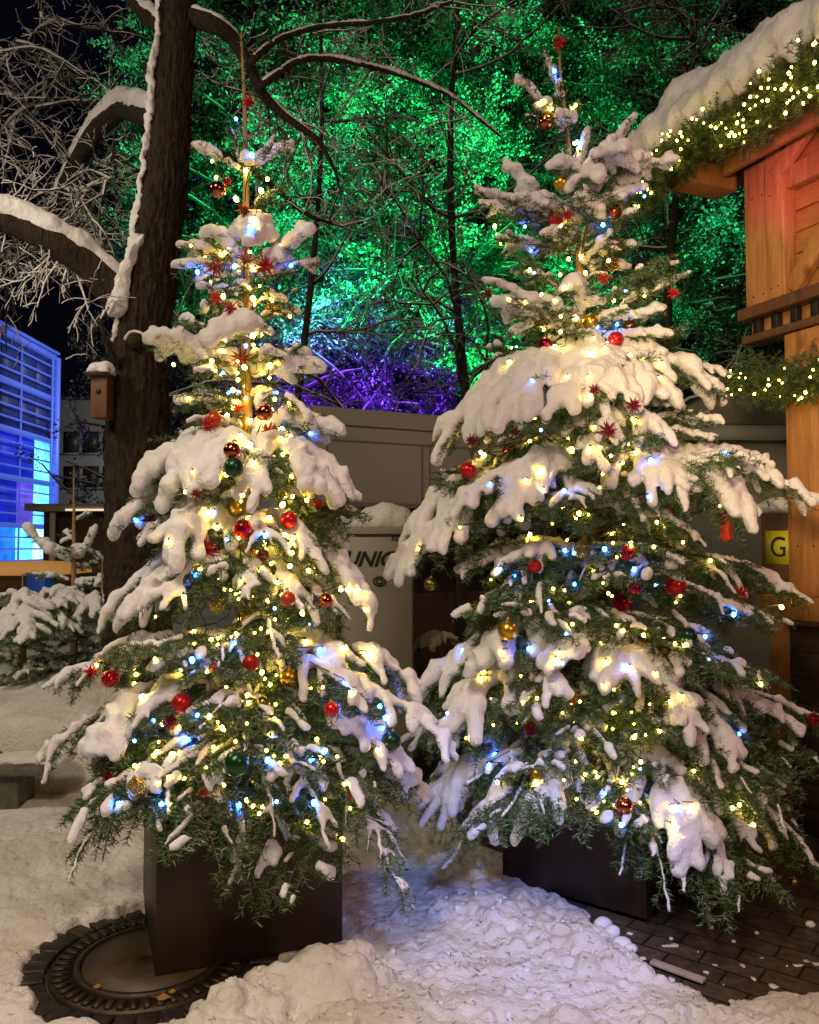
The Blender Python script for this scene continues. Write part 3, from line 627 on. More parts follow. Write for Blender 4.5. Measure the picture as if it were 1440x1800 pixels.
RT = [
 (215, 904, 134, -.05, 1.0, W_(width=.12, lift=-.02, droop=0, thick=.75)), (225, 945, 190, -.12, 1.1, W_(width=.3, lift=.05, thick=.8)), (235, 925, 205, -.05, .8, W_(width=.15, thick=.7)),
 (215, 1018, 182, -.05, .7, W_(width=.15, thick=.5)), (225, 985, 205, -.14, 1.2, W_(width=.3, thick=.9)), (200, 952, 88, .02, .3, W_(width=.06)),
 (300, 984, 264, -.1, .9, W_(width=.15, lift=.0, droop=0, thick=.7)), (320, 1036, 228, -.12, 1.1, W_(width=.08, lift=-.05, droop=0, thick=.95)),
 (320, 1118, 208, -.12, 1.15, W_(width=.1, lift=-.05, droop=0, thick=.95)), (310, 1172, 296, .0, 1.15, W_(width=.22, lift=.08, thick=1)),
 (310, 985, 292, -.2, 1.2, W_(width=.4, lift=.06, thick=1)), (310, 1105, 268, -.2, 1.2, W_(width=.35, lift=.06, thick=1)), (330, 1050, 320, -.28, 1.2, W_(width=.45, lift=.1, droop=.4, thick=1)),
 (400, 834, 330, -.04, 1.05, W_(width=.22, lift=-.02, droop=.1, thick=.85)), (410, 884, 284, -.06, 1.15, W_(width=.12, lift=-.08, droop=0, thick=1)),
 (410, 846, 358, -.12, .95, W_(width=.2, lift=.0, thick=.75)), (420, 905, 345, -.18, 1.1, W_(width=.25, lift=.02, thick=.9)), (420, 960, 345, -.15, 1.1, W_(width=.2, lift=.05, thick=.9)),
 (390, 1130, 330, -.05, 1.1, W_(width=.25, lift=.06, thick=.9)), (400, 1035, 360, -.26, 1.25, W_(width=.5, lift=.1, droop=.35, thick=1)), (420, 1120, 375, -.1, .9, W_(width=.25, thick=.8)),
 (450, 875, 420, -.1, .9, W_(width=.3, lift=.03, thick=.75)), (440, 960, 410, -.22, .9, W_(width=.4, thick=.8)), (470, 1074, 408, -.2, 1.0, W_(width=.04, lift=-.03, droop=0, thick=.85)), (455, 1110, 430, .1, .5),
 (570, 848, 494, -.08, 1.1, W_(width=.1, lift=.0, droop=.1, thick=.8)), (580, 868, 535, -.2, 1.15, W_(width=.22, lift=.02, thick=.95)), (585, 935, 530, -.25, 1.1, W_(width=.3, thick=.9)),
 (580, 1212, 478, -.06, .9, W_(width=.07, lift=.0, droop=0, thick=.75)), (590, 1168, 545, -.15, 1.1, W_(width=.25, lift=.02, thick=.85)), (600, 1182, 588, -.2, 1.0, W_(width=.12, lift=.02, thick=.85)),
 (560, 1020, 500, -.22, 1.2, W_(width=.45, lift=.12, thick=1)), (590, 1100, 540, -.28, 1, W_(width=.2, lift=0, thick=.8)), (640, 1165, 625, -.12, 1.2, W_(width=.22, lift=.1, thick=1.1)), (620, 895, 640, -.15, 1, W_(width=.3, thick=.9)),
 (660, 774, 810, -.12, 1.3, W_(width=.32, lift=.28, droop=.8, thick=1.15)), (655, 850, 760, -.25, 1.35, W_(width=.5, lift=.26, droop=.9, thick=1.2)), (655, 915, 735, -.38, 1.35, W_(width=.5, lift=.24, droop=.95, thick=1.2)),
 (650, 1010, 725, -.48, 1.3, W_(width=.5, lift=.22, droop=.9, thick=1.1)), (650, 1075, 700, -.46, 1.35, W_(width=.5, lift=.24, droop=.8, thick=1.2)), (655, 1160, 700, -.34, 1.35, W_(width=.45, lift=.22, droop=.7, thick=1.15)),
 (655, 1276, 700, -.12, 1.2, W_(width=.3, lift=.16, droop=.6, thick=1.05)), (650, 1288, 660, -.05, .6, W_(width=.1)), (670, 960, 690, -.2, 1.3, W_(width=.5, lift=.16, droop=.7, thick=1.1)),
 (740, 1032, 815, -.46, 1.1, W_(width=.3, lift=.2, droop=.7, thick=.9)), (740, 1082, 780, -.5, 1.1, W_(width=.3, lift=.2, droop=.8, thick=.9)), (740, 1158, 770, -.4, 1.15, W_(width=.35, lift=.2, droop=.8, thick=.95)),
 (760, 1258, 745, -.1, .8, W_(width=.2)), (790, 1262, 768, -.16, .7, W_(width=.15)), (770, 790, 835, .05, .3),
 (850, 688, 1015, -.05, 1.25, W_(width=.3, lift=.26, droop=.9, thick=1.1)), (850, 752, 960, -.22, 1.25, W_(width=.4, lift=.22, droop=.9, thick=1.0)), (850, 800, 910, -.34, 1.1, W_(width=.35, lift=.2, droop=.8, thick=.9)),
 (830, 890, 905, -.42, 1.3, W_(width=.42, lift=.24, droop=.9, thick=1.05)), (830, 965, 845, -.4, .9, W_(width=.3, lift=.1, thick=.8)), (850, 1000, 880, -.52, .6), (850, 1130, 845, -.45, .9, W_(width=.15, lift=.06, thick=.8)),
 (840, 1432, 884, -.2, 1.15, W_(width=.2, lift=.14, droop=.9, thick=.95)), (840, 1320, 905, -.34, 1.35, W_(width=.45, lift=.24, droop=.9, thick=1.1)), (840, 1200, 860, -.46, 1.3, W_(width=.5, lift=.2, droop=.9, thick=1.05)),
 (830, 1342, 812, .02, 1.1, W_(width=.2, lift=.08, droop=.4, thick=1)), (900, 1240, 960, -.4, .8, W_(width=.3, lift=.15, droop=.7, thick=.75)), (950, 1200, 880, -.3, .2),
 (990, 805, 1010, -.15, 1.15, W_(width=.3, lift=.12, droop=.5, thick=.9)), (1000, 872, 1015, -.4, 1.2, W_(width=.4, lift=.16, droop=.6, thick=1)), (1010, 850, 1060, -.38, .2, W_(width=.55, droop=.9, lift=.15)),
 (1010, 1425, 1062, -.1, 1.0, W_(width=.28, lift=.14, droop=.7, thick=.8)), (1020, 1300, 1075, -.38, .8, W_(width=.3, lift=.12, droop=.7, thick=.7)), (960, 1340, 1010, -.15, .7, W_(width=.2, thick=.7)),
 (980, 1080, 1020, -.52, .3), (960, 1160, 1000, -.5, .3), (1050, 1000, 1100, -.55, .15), (1060, 1120, 1120, -.55, .2), (1080, 1230, 1130, -.48, .5), (1100, 1290, 1150, -.3, .5),
 (1130, 712, 1250, -.08, 1.25, W_(width=.32, lift=.2, droop=.8, thick=1.1)), (1140, 850, 1170, -.42, 1.35, W_(width=.55, lift=.18, droop=.5, thick=1.3)), (1160, 800, 1280, -.35, 1.35, W_(width=.5, lift=.2, droop=.8, thick=1.3)),
 (1150, 985, 1170, -.58, 1.25, W_(width=.3, lift=.15, droop=.4, thick=1.1)), (1150, 1120, 1225, -.62, 1.4, W_(width=.65, lift=.22, droop=.6, thick=1.0)), (1160, 1200, 1270, -.6, 1.2, W_(width=.5, lift=.2, droop=.6, thick=.9)),
 (1200, 920, 1270, -.56, .8, W_(width=.35, lift=.12, droop=.5, thick=.7)), (1230, 1030, 1300, -.6, .3), (1250, 1444, 1262, -.25, 1.0, W_(width=.3, lift=.12, droop=.5, thick=.85)), (1240, 1300, 1330, -.5, 1.3, W_(width=.45, lift=.2, droop=.6, thick=1.05)), (1230, 1400, 1290, -.35, 1.2, W_(width=.4, lift=.16, droop=.6, thick=.9)), (1230, 1240, 1290, -.6, 1.2, W_(width=.4, lift=.2, droop=.6, thick=.9)), (1180, 960, 1240, -.6, 1.2, W_(width=.45, lift=.2, droop=.7, thick=.9)),
 (1290, 1444, 1330, -.35, .5), (1290, 1190, 1370, -.6, .3), (1290, 930, 1360, -.58, .3), (1300, 1350, 1390, -.45, .4), (1270, 700, 1310, -.1, .8, W_(width=.3, lift=.1, droop=.7)),
 (1330, 745, 1450, -.2, 1.25, W_(width=.32, lift=.26, droop=.9, thick=1)), (1330, 825, 1380, -.35, .9, W_(width=.3, lift=.12, droop=.6, thick=.8)),
 (1340, 830, 1470, -.48, 1.2, W_(width=.3, lift=.26, droop=.6, thick=.85)), (1340, 940, 1450, -.6, 1.2, W_(width=.3, lift=.26, droop=.9, thick=.95)), (1340, 1000, 1455, -.62, .12, W_(width=.4, lift=.22, droop=.5)), (1340, 1090, 1450, -.64, .35, W_(width=.4, lift=.22, droop=.5)),
 (1350, 1225, 1520, -.7, 1.3, W_(width=.36, lift=.34, droop=.9, thick=1.2)), (1350, 1180, 1600, -.72, .8, W_(width=.18, lift=.36, droop=.5, thick=.8)), (1350, 1290, 1560, -.66, 1.1, W_(width=.22, lift=.36, droop=.9, thick=.9)),
 (1350, 1335, 1500, -.5, .9, W_(width=.3, lift=.24, droop=.9, thick=.75)), (1350, 1440, 1530, -.45, .9, W_(width=.3, lift=.2, droop=.7, thick=.8)), (1340, 1400, 1440, -.3, .4), (1340, 1130, 1480, -.68, .2, W_(width=.35, lift=.24, droop=.5)),
]
fl_t, flax, flR = fir('nordmann_fir', 'slimmer snow laden fir with fairy lights in the rusty planter', 3.15,
    [(58, 424), (180, 430), (300, 433), (600, 432), (900, 436), (1440, 440)],
    [(300, 75), (480, 110), (640, 150), (780, 175), (900, 215), (1000, 235), (1150, 300), (1300, 330), (1380, 290)], LT, 32, 3, .50)
fr_t, frax, frR = fir('nordmann_fir', 'broader snow laden fir with fairy lights beside the timber hut', 3.75,
    [(48, 982), (130, 985), (250, 1000), (450, 1018), (640, 1026), (900, 1034), (1440, 1040)],
    [(290, 110), (420, 150), (560, 170), (680, 220), (850, 290), (1000, 330), (1150, 350), (1300, 390), (1340, 370)], RT, 46, 4, .50)
# ---------------------------------------------------------------- bulbs and ornaments: hung on the surface of the trees
def owner(o):
    while o.parent is not None: o = o.parent
    return o
bpy.context.view_layer.update()
DG = bpy.context.evaluated_depsgraph_get(); DG.update()
def hit(px, py, tree, back=.012, default=None):
    """where the sight line meets the tree, drawn back a little"""
    o0 = np.array([0, 0, CAMH]); d = nrm(at(px, py, 1.) - o0)
    ok, loc, nr, idx, ob, mt = SC.ray_cast(DG, Vector(o0), Vector(d), distance=9)
    if ok and owner(ob.original) == tree:
        return np.array(loc) - d * back, ob.original
    if default is None: return None, None
    return at(px, py, default), None
bulb_mb = MB(); bulb_mb.sphere((0, 0, 0), .0062, 6, 4, 0, (1, 1, 1.25))
def bulbmesh(mat, s=1.):
    q = MB(); q.sphere((0, 0, 0), .0062 * s, 7, 5, 0, (1, 1, 1.25)); q.tube([[0, 0, .006], [0, 0, .015]], .0035, 5, 1)
    return q.mesh('bulb', [M[mat], M['cable']], True)
BMESH = {k: bulbmesh(k, s) for k, s in (('warm', 1.), ('warmbright', 1.3), ('blue', 1.25), ('white', 1.))}
def light_string(name, label, pts, rad=.0021, axis=None, group='fairy light strings on the firs'):
    """pts: [(xyz, kind)] in the order of the cable"""
    t = thing(name, label, 'string lights', group)
    P = [np.asarray(p[0]) for p in pts]; C = []
    for a, b_ in zip(P[:-1], P[1:]):
        L = np.linalg.norm(b_ - a)
        for f in (0, .2, .4, .6, .8):
            c = a + (b_ - a) * f - UP * min(.04, L * .25) * 4 * f * (1 - f) + UP * .012
            if axis is not None: c[:2] += (axis - c[:2]) * min(.75, L * 1.6) * 4 * f * (1 - f)
            C.append(c)
    C.append(P[-1] + UP * .012)
    q = MB(); q.tube(C, rad, 4); build('cable', q, [M['cable']], t)
    for p, k in zip(P, [p[1] for p in pts]):
        o = link('bulb', BMESH[k], t); o.location = p; o.scale = (random.choice([.65, .75, .85, 1.0, 1.15]),) * 3
        o.rotation_euler = (random.uniform(-.6, .6), random.uniform(-.6, .6), 0)
    return t
def order(pts, band=.22):
    """sort upwards in bands, sweeping to and fro"""
    z = np.array([p[0][2] for p in pts]); b_ = np.floor((z - z.min()) / band).astype(int)
    return [pts[i] for i in sorted(range(len(pts)), key=lambda i: (b_[i], (pts[i][0][0]) * (1 if b_[i] % 2 else -1)))]
random.seed(4)
def scatter(tree, axp, D, Rw, n, lo, hi, seed, ax, prof_w=.6, power=1., mix=.06):
    rg = np.random.default_rng(seed); out = []; tries = 0
    while len(out) < n and tries < n * 12:
        tries += 1
        py = lo + (hi - lo) * rg.random() ** power
        w = Rw(py) * 1440 / D; px = ax(py) + rg.normal() * w * prof_w
        if abs(px - ax(py)) > w * 1.25: continue
        p, ob = hit(px, py, tree, .010)
        if p is None: continue
        if ob.name.startswith('snow') and rg.random() < .62: continue   # most of the bulbs sit among the needles
        if any(np.linalg.norm(p - q[0]) < .028 for q in out): continue
        out.append((p, 'white' if rg.random() < mix else 'warm'))
    return out
lax = lambda y: 436.; rax = lambda y: np.interp(y, [50, 250, 640, 1440], [985, 1005, 1028, 1040])
WL = [(373, 283), (380, 312), (432, 300), (470, 315), (459, 335), (448, 385), (415, 350), (388, 448), (305, 641), (430, 645), (475, 642), (432, 700), (440, 740), (440, 782), (610, 1036), (630, 1038), (600, 1035),
      (314, 1278), (250, 1225), (318, 1178), (170, 1170), (276, 1322), (608, 1138), (640, 1148), (648, 1150), (616, 1217), (540, 1445), (602, 1475), (365, 900), (497, 887), (500, 940), (445, 590), (445, 525)]
WR = [(952, 178), (970, 192), (1012, 185), (1005, 190), (1015, 262), (1010, 252), (870, 398), (985, 395), (1000, 455), (1020, 450), (845, 795), (850, 800), (1005, 790), (952, 826), (953, 862), (1112, 737), (1118, 795), (1096, 1108),
      (883, 1147), (942, 1378), (1093, 1375), (1218, 1416), (1181, 1453), (1288, 1420), (1324, 1450), (1155, 918), (1374, 1067), (975, 610), (1040, 620), (1133, 520), (996, 505), (1220, 1355), (1300, 1415)]
BL = [(415, 209), (443, 272), (347, 478), (512, 466), (413, 468), (487, 690), (392, 655), (402, 690), (240, 914), (562, 1142), (605, 1200), (270, 1267), (347, 1257), (552, 1411), (284, 1413), (668, 1241), (678, 1262), (673, 1280), (471, 1336), (548, 1334),
      (338, 1160), (412, 1130), (466, 943), (545, 762), (440, 400), (208, 1412), (342, 1010), (590, 1240), (330, 1300), (420, 1415), (570, 1320)]
BR = [(975, 125), (923, 398), (934, 441), (1015, 250), (1133, 345), (1060, 395), (935, 668), (1144, 808), (1140, 873), (992, 862), (878, 1000), (905, 1012), (993, 968), (1010, 1027), (1240, 1119), (813, 1143), (1063, 1394), (1195, 1418), (862, 850),
      (1063, 965), (1100, 1170), (870, 1325), (860, 1345), (1092, 1450), (1275, 795), (1115, 1000), (1290, 1080), (1050, 575), (1085, 570), (1300, 1290), (930, 1140)]
for tree, D, wl, bl, axp, Rw, ax, nm, nwarm, pw in ((fl_t, 3.15, WL, BL, flax, flR, lax, 'slimmer left', 150, .42), (fr_t, 3.75, WR, BR, frax, frR, rax, 'broader right', 125, .45)):
    pts = []
    for px, py in wl:
        p, ob = hit(px, py, tree, .013, D - .12); pts.append((p, 'warmbright'))
    pts += scatter(tree, axp, D, Rw, nwarm, 420 if D < 3.5 else 400, 1430, 5 + int(D * 10), ax, pw, .85)
    # bulbs deep in the crown, by the trunk
    rg = np.random.default_rng(int(D * 7))
    for k in range(58):
        py = 450 + 930 * (k + .5) / 58; a = k * 2.4; r = Rw(py) * rg.uniform(.18, .5)
        pts.append((axp(py) + np.array([math.cos(a) * r, math.sin(a) * r, 0]), 'warmbright'))
    pts.sort(key=lambda p: p[0][2]); n = len(pts); m_ = -(-n // 95)
    names = {2: ['lower half', 'upper half'], 3: ['lower third', 'middle', 'top third']}.get(m_, ['whole'])
    for k in range(m_):
        sub = order(pts[k * n // m_:(k + 1) * n // m_])
        light_string('string_lights', f'warm white fairy lights wound through the {names[k]} of the {nm} fir', sub, axis=axp(900)[:2])
    pts = []
    for px, py in bl:
        p, ob = hit(px, py, tree, .013, D - .1); pts.append((p, 'blue'))
    light_string('string_lights', f'cool blue fairy lights spread over the {nm} fir', order(pts, .3), axis=axp(900)[:2])

def ball_mesh(kind, r):
    q = MB(); q.sphere((0, 0, 0), r, 28, 18); return q.mesh('bauble', [M['b_' + kind]], True)
BALLS = {k: ball_mesh(k, 1.) for k in BC}
q = MB(); q.tube([[0, 0, .97], [0, 0, 1.16]], .2, 12); q.tube([[math.cos(a) * .09, 0, 1.24 + math.sin(a) * .09] for a in np.linspace(0, 6.2, 9)], .02, 4)
q.tube([[0, 0, 1.32], [.05, 0, 1.7], [0, 0, 2.1]], .015, 4)
CAPM = q.mesh('cap', [M['cap']], True)
COLW = {'red': 'matte red', 'redgl': 'glittering crimson', 'gold': 'matt gold', 'goldgl': 'sparkling pale gold', 'copper': 'glossy copper', 'green': 'dark green', 'olive': 'olive gold', 'orange': 'orange red', 'magenta': 'dark magenta'}
def bauble_at(px, py, rp, kind, tree, D, where):
    p, ob = hit(px, py, tree, 0, D - .2)
    o0 = np.array([0, 0, CAMH]); d = nrm(p - o0); r = rp / 1440 * p[1] * .90
    p = p - d * r * .85; p[1] = min(p[1], D + .1)
    t = thing('christmas_bauble', f'{COLW[kind]} bauble {where}', 'bauble', 'baubles hanging on the firs'); t.location = p
    t.scale = (r, r, r); t.rotation_euler = (random.uniform(-.2, .2), random.uniform(-.2, .2), random.uniform(0, 3))
    link('ball', BALLS[kind], t); link('cap', CAPM, t)
def star_mesh(mat, n=12, seed=0):
    rg = np.random.default_rng(seed); q = MB()
    ph = (1 + 5 ** .5) / 2; dirs = []
    for k in range(22):
        z = 1 - 2 * (k + .5) / 22; a = k * 2.39996; s_ = math.sqrt(1 - z * z); dirs.append([s_ * math.cos(a), s_ * math.sin(a), z])
    for d in dirs:
        d = np.array(d); l = rg.uniform(.85, 1.05)
        q.tube([d * .03, d * l * .45, d * l], [.035, .105, .008], 5)
    q.sphere((0, 0, 0), .2, 8, 6)
    q.tube([[0, 0, .9], [.02, 0, 1.3], [0, 0, 1.6]], .015, 4)
    return q.mesh('star', [M[mat]], False)
STARS = {'r': star_mesh('star'), 'o': star_mesh('starorange', seed=1), 'd': star_mesh('stardark', seed=2)}
STW = {'r': 'red spiky straw star', 'o': 'bright orange red spiky star', 'd': 'dark red spiky star'}
def star_at(px, py, rp, k, tree, D, where):
    p, ob = hit(px, py, tree, 0, D - .15); o0 = np.array([0, 0, CAMH]); d = nrm(p - o0); r = rp / 1440 * p[1]
    p = p - d * r * .7
    o = link('star_ornament', STARS[k]); o.location = p; o.scale = (r, r, r); o.rotation_euler = (random.uniform(0, 3), random.uniform(0, 3), random.uniform(0, 3))
    tag(o, f'{STW[k]} {where}', 'star ornament', 'spiky stars hanging on the firs')
L_, R_ = (fl_t, 3.15), (fr_t, 3.75)
for b in [
 (383, 333, 16, 'copper', L_, 'hanging below the left arm of the top whorl, slimmer fir'), (478, 535, 17, 'goldgl', L_, 'right of the trunk below the topmost star pair, slimmer fir'),
 (376, 738, 17, 'orange', L_, 'beside two stars on the left upper half of the slimmer fir'), (465, 725, 17, 'copper', L_, 'just right of the bright orange red star, slimmer fir'),  # first one: a red bauble coloured orange as the bulbs light it
 (408, 792, 17, 'copper', L_, 'on the trunk just above the wide snowy whorl, slimmer fir'), (417, 890, 19, 'gold', L_, 'large in the middle of the slimmer fir, above the crimson one'),
 (427, 930, 19, 'redgl', L_, 'directly below the big gold one in the slimmer fir'), (508, 914, 17, 'red', L_, 'half under snow right of the big gold one, slimmer fir'),
 (556, 886, 13, 'red', L_, 'under drooping snow at the right edge of the middle whorl, slimmer fir'), (462, 975, 12, 'copper', L_, 'by the trunk below the crimson one, slimmer fir'),
 (506, 1053, 15, 'orange', L_, 'below the snow fingers right of the trunk, slimmer fir'), (496, 1078, 12, 'redgl', L_, 'small, touching under the orange red one, slimmer fir'),
 (573, 1056, 15, 'copper', L_, 'in front of the grey cabinet, beside the right drooping branch, slimmer fir'), (381, 1060, 17, 'goldgl', L_, 'left of the trunk beside heavy snow, slimmer fir'),
 (318, 1128, 18, 'gold', L_, 'among needles on the left, below the middle of the slimmer fir'), (441, 1165, 16, 'red', L_, 'in front of the trunk in the lower half of the slimmer fir'),
 (194, 1193, 17, 'redgl', L_, 'at the far left branch, beside a star, slimmer fir'), (376, 1173, 10, 'orange', L_, 'tiny among needles left of the trunk, slimmer fir'),
 (319, 1236, 19, 'red', L_, 'big, under snow on the lower left of the slimmer fir'), (300, 1270, 14, 'redgl', L_, 'small, just under the big matte red one, slimmer fir'),
 (509, 1191, 18, 'gold', L_, 'right of the trunk in the lower half of the slimmer fir'), (463, 1236, 13, 'olive', L_, 'close to the trunk in the lower third, slimmer fir'),
 (531, 1241, 13, 'copper', L_, 'small on the lower right, slimmer fir'), (583, 1247, 15, 'red', L_, 'under a snowy bough on the lower right, slimmer fir'),
 (416, 1341, 25, 'green', L_, 'largest one, low in front of the trunk, slimmer fir'), (688, 1302, 19, 'green', L_, 'hanging free from the long right bough, slimmer fir'),
 (240, 1384, 19, 'goldgl', L_, 'low at the left among dusted needles, slimmer fir'), (431, 1387, 16, 'green', L_, 'half hidden right under the largest one, slimmer fir'),
 (617, 1399, 13, 'red', L_, 'at the lower right edge beside hanging snow, slimmer fir'), (411, 822, 20, 'green', L_, 'in the shade under the wide snowy whorl, slimmer fir'),
 (934, 217, 15, 'green', R_, 'left one of two under the top whorl, broader fir'), (960, 214, 16, 'copper', R_, 'right one of two under the top whorl, broader fir'),
 (987, 322, 15, 'gold', R_, 'between snow pads near the top, broader fir'), (977, 385, 15, 'red', R_, 'left of the trunk beside a bright bulb near the top, broader fir'),
 (1080, 371, 16, 'copper', R_, 'under snow right of the trunk near the top, broader fir'), (1076, 465, 14, 'goldgl', R_, 'below the star cluster right of the trunk, broader fir'),
 (1038, 566, 16, 'gold', R_, 'in front of the trunk above the wide snowy whorl, broader fir'), (1083, 596, 15, 'red', R_, 'right of the trunk just above the wide snowy whorl, broader fir'),
 (1107, 573, 13, 'copper', R_, 'small, next to the matte red one, broader fir'), (959, 606, 14, 'magenta', R_, 'left above the wide snowy whorl, broader fir'),
 (897, 792, 15, 'copper', R_, 'behind hanging snow on the left middle, broader fir'), (823, 827, 17, 'red', R_, 'hanging free in front of the grey cabin at the left, broader fir'),
 (1018, 905, 19, 'goldgl', R_, 'on the centre line in the middle of the broader fir'), (1020, 966, 16, 'goldgl', R_, 'smaller, below another on the centre line of the broader fir'),
 (1173, 893, 17, 'copper', R_, 'below the big right snow bough, broader fir'), (1104, 972, 15, 'redgl', R_, 'right of centre in the middle of the broader fir'),
 (940, 995, 14, 'red', R_, 'left of centre beside warm bulbs, broader fir'), (1188, 1030, 20, 'red', R_, 'large on the right among bare needles, broader fir'),
 (1092, 1060, 18, 'redgl', R_, 'right of centre, the lower of two, broader fir'), (1116, 1034, 13, 'magenta', R_, 'small between the two crimson ones, broader fir'),
 (893, 1108, 20, 'gold', R_, 'big, above the snowy lower left bough, broader fir'), (757, 1027, 13, 'olive', R_, 'under the leftmost hanging snow, broader fir'),
 (1210, 1118, 17, 'green', R_, 'on the right, beside a blue bulb, broader fir'), (1097, 1417, 18, 'copper', R_, 'beside the brightest blue bulb low down, broader fir'),
 (931, 1280, 14, 'redgl', R_, 'under snow on the lower left, broader fir'), (1343, 1322, 20, 'red', R_, 'large at the lower right edge of the broader fir'),
 (943, 1361, 14, 'gold', R_, 'low on the left among needles, broader fir'), (1430, 1265, 13, 'redgl', R_, 'at the outermost right bough, broader fir'),
 (1025, 830, 15, 'green', R_, 'under the forked snow in the middle, broader fir'), (1395, 1550, 9, 'gold', R_, 'tiny at the lowest right tip, broader fir'),
 (1165, 1150, 11, 'orange', R_, 'tiny on the right in the lower half of the broader fir'), (1295, 1200, 12, 'red', R_, 'by the hut post on the lower right, broader fir'),
 (1035, 1225, 12, 'magenta', R_, 'below the snowy front bough, broader fir')]:
    bauble_at(b[0], b[1], b[2], b[3], b[4][0], b[4][1], b[5])
for s in [
 (437, 178, 17, 'r', L_, 'at the very top of the slimmer fir'), (399, 320, 13, 'r', L_, 'beside the copper bauble near the top of the slimmer fir'), (429, 370, 17, 'd', L_, 'on the bare leader below the top whorl, slimmer fir'),
 (380, 468, 24, 'r', L_, 'left one of the large pair in the upper whorl, slimmer fir'), (466, 470, 24, 'r', L_, 'right one of the large pair in the upper whorl, slimmer fir'), (432, 455, 15, 'o', L_, 'between the large pair on the trunk, slimmer fir'),
 (380, 523, 16, 'o', L_, 'under the left one of the pair, slimmer fir'), (405, 543, 16, 'r', L_, 'left of the trunk above the snow cap, slimmer fir'), (425, 630, 24, 'd', L_, 'on the trunk under the snow cap, slimmer fir'),
 (418, 721, 17, 'o', L_, 'on the trunk in the upper half of the slimmer fir'), (472, 757, 19, 'r', L_, 'beside the blue lit snow on the right, slimmer fir'), (365, 748, 17, 'r', L_, 'under the orange red bauble, slimmer fir'),
 (263, 914, 21, 'd', L_, 'beside the blue bulb on the left arm, slimmer fir'), (363, 966, 25, 'r', L_, 'large, left of the trunk in the middle of the slimmer fir'), (160, 1181, 18, 'r', L_, 'at the far left branch, beside a bauble, slimmer fir'),
 (192, 1366, 18, 'd', L_, 'at the lower left among needles, slimmer fir'), (358, 1393, 13, 'r', L_, 'low in front, above the planter, slimmer fir'), (345, 868, 14, 'd', L_, 'under the wide left snow pad, slimmer fir'),
 (982, 75, 17, 'r', R_, 'at the very top of the broader fir'), (1080, 430, 16, 'r', R_, 'above the sparkling gold bauble, broader fir'), (1060, 490, 16, 'r', R_, 'below the sparkling gold bauble, broader fir'),
 (858, 517, 16, 'd', R_, 'under the left snowy arm in the upper part, broader fir'), (1184, 515, 14, 'r', R_, 'under the long thin right arm, broader fir'), (997, 378, 14, 'r', R_, 'touching the matte red bauble near the top, broader fir'),
 (905, 760, 15, 'd', R_, 'behind hanging snow in the left middle, broader fir'), (830, 774, 15, 'd', R_, 'above the free hanging red bauble, broader fir'), (1068, 757, 22, 'd', R_, 'on the forked snow in front, broader fir'),
 (1113, 712, 18, 'd', R_, 'under the wide pink lit snow, broader fir'), (1045, 685, 14, 'd', R_, 'half sunk in the wide front snow, broader fir'), (1010, 1224, 17, 'r', R_, 'on the lower left of the centre, broader fir'),
 (1302, 1042, 18, 'r', R_, 'on the right arm in front of the hut post, broader fir'), (1130, 1035, 14, 'd', R_, 'between baubles right of the centre, broader fir')]:
    star_at(s[0], s[1], s[2], s[3], s[4][0], s[4][1], s[5])
# red lantern hanging under the right bough
t = thing('lantern', 'red paper lantern hanging under the big right snow bough', 'lantern'); p = at(1277, 925, 3.62)
q = MB(); q.tube([p + [0, 0, -.06], p + [0, 0, -.055], p + [0, 0, .055], p + [0, 0, .06]], [.022, .03, .03, .022], 4); bevel(build('shade', q, [M['starorange']], t), .002)
q = MB(); q.tube([p + [0, 0, .06], p + [0, 0, .072]], .012, 8); q.tube([p + [0, 0, .07], p + [.003, 0, .12]], .0015, 4); build('cap', q, [M['black']], t)
# ---------------------------------------------------------------- timber hut at the right
HC = np.array([1.96, 4.7, 0]); HA = nrm(np.array([.39, -.92, 0])); HN = np.array([HA[1], -HA[0], 0]); HN = HN if HN[0] < 0 else -HN
HX = [HA, HN, UP]
def hb(q, t0, t1, n0, n1, z0, z1, mat=0):
    c = HC + HA * (t0 + t1) / 2 + HN * (n0 + n1) / 2 + UP * (z0 + z1) / 2
    q.box(c, (t1 - t0, n1 - n0, z1 - z0), HX, mat)
def hp(t, n, z): return HC + HA * t + HN * n + UP * z
hut = thing('timber_hut', 'orange timber framed market hut with a jettied upper bay beside the broader fir', 'hut')
def hpart(name, mat, *boxes, bw=.006):
    q = MB()
    for b in boxes: hb(q, *b)
    return bevel(build(name, q, [M[mat]], hut), bw)
hpart('post', 'wood_o', (-.01, .165, -.16, .0, 2.87, 3.70)); hpart('post', 'wood_o', (.172, .30, -.14, .035, 2.87, 3.72))
hpart('wall_panel', 'wood_h', *[(.302, 2.6, -.10, -.045 - .004 * (k % 2), 2.87 + k * .118, 2.982 + k * .118) for k in range(10)], bw=.004)
hpart('wall_panel', 'wood_h', (-.0, 2.6, -.9, -.165, 2.87, 4.1))
q = MB(); a, b_ = hp(.31, -.02, 3.60), hp(.85, -.02, 3.78)
def beam(q, a, b_, w, h):
    d = nrm(b_ - a); s_ = HN; u_ = nrm(np.cross(d, s_)); q.box((a + b_) / 2, (np.linalg.norm(b_ - a), w, h), [d, s_, u_])
beam(q, hp(.302, -.02, 3.52), hp(1.2, -.02, 3.52), .06, .12); bevel(build('cross_rail', q, [M['wood_o']], hut), .005)
q = MB(); beam(q, hp(.24, .02, 3.55), hp(.62, .02, 3.86), .05, .09); bevel(build('brace', q, [M['wood_o']], hut), .005)
q = MB(); beam(q, hp(.31, -.015, 2.9), hp(.75, -.015, 3.4), .05, .1); bevel(build('brace', q, [M['wood_o']], hut), .005)
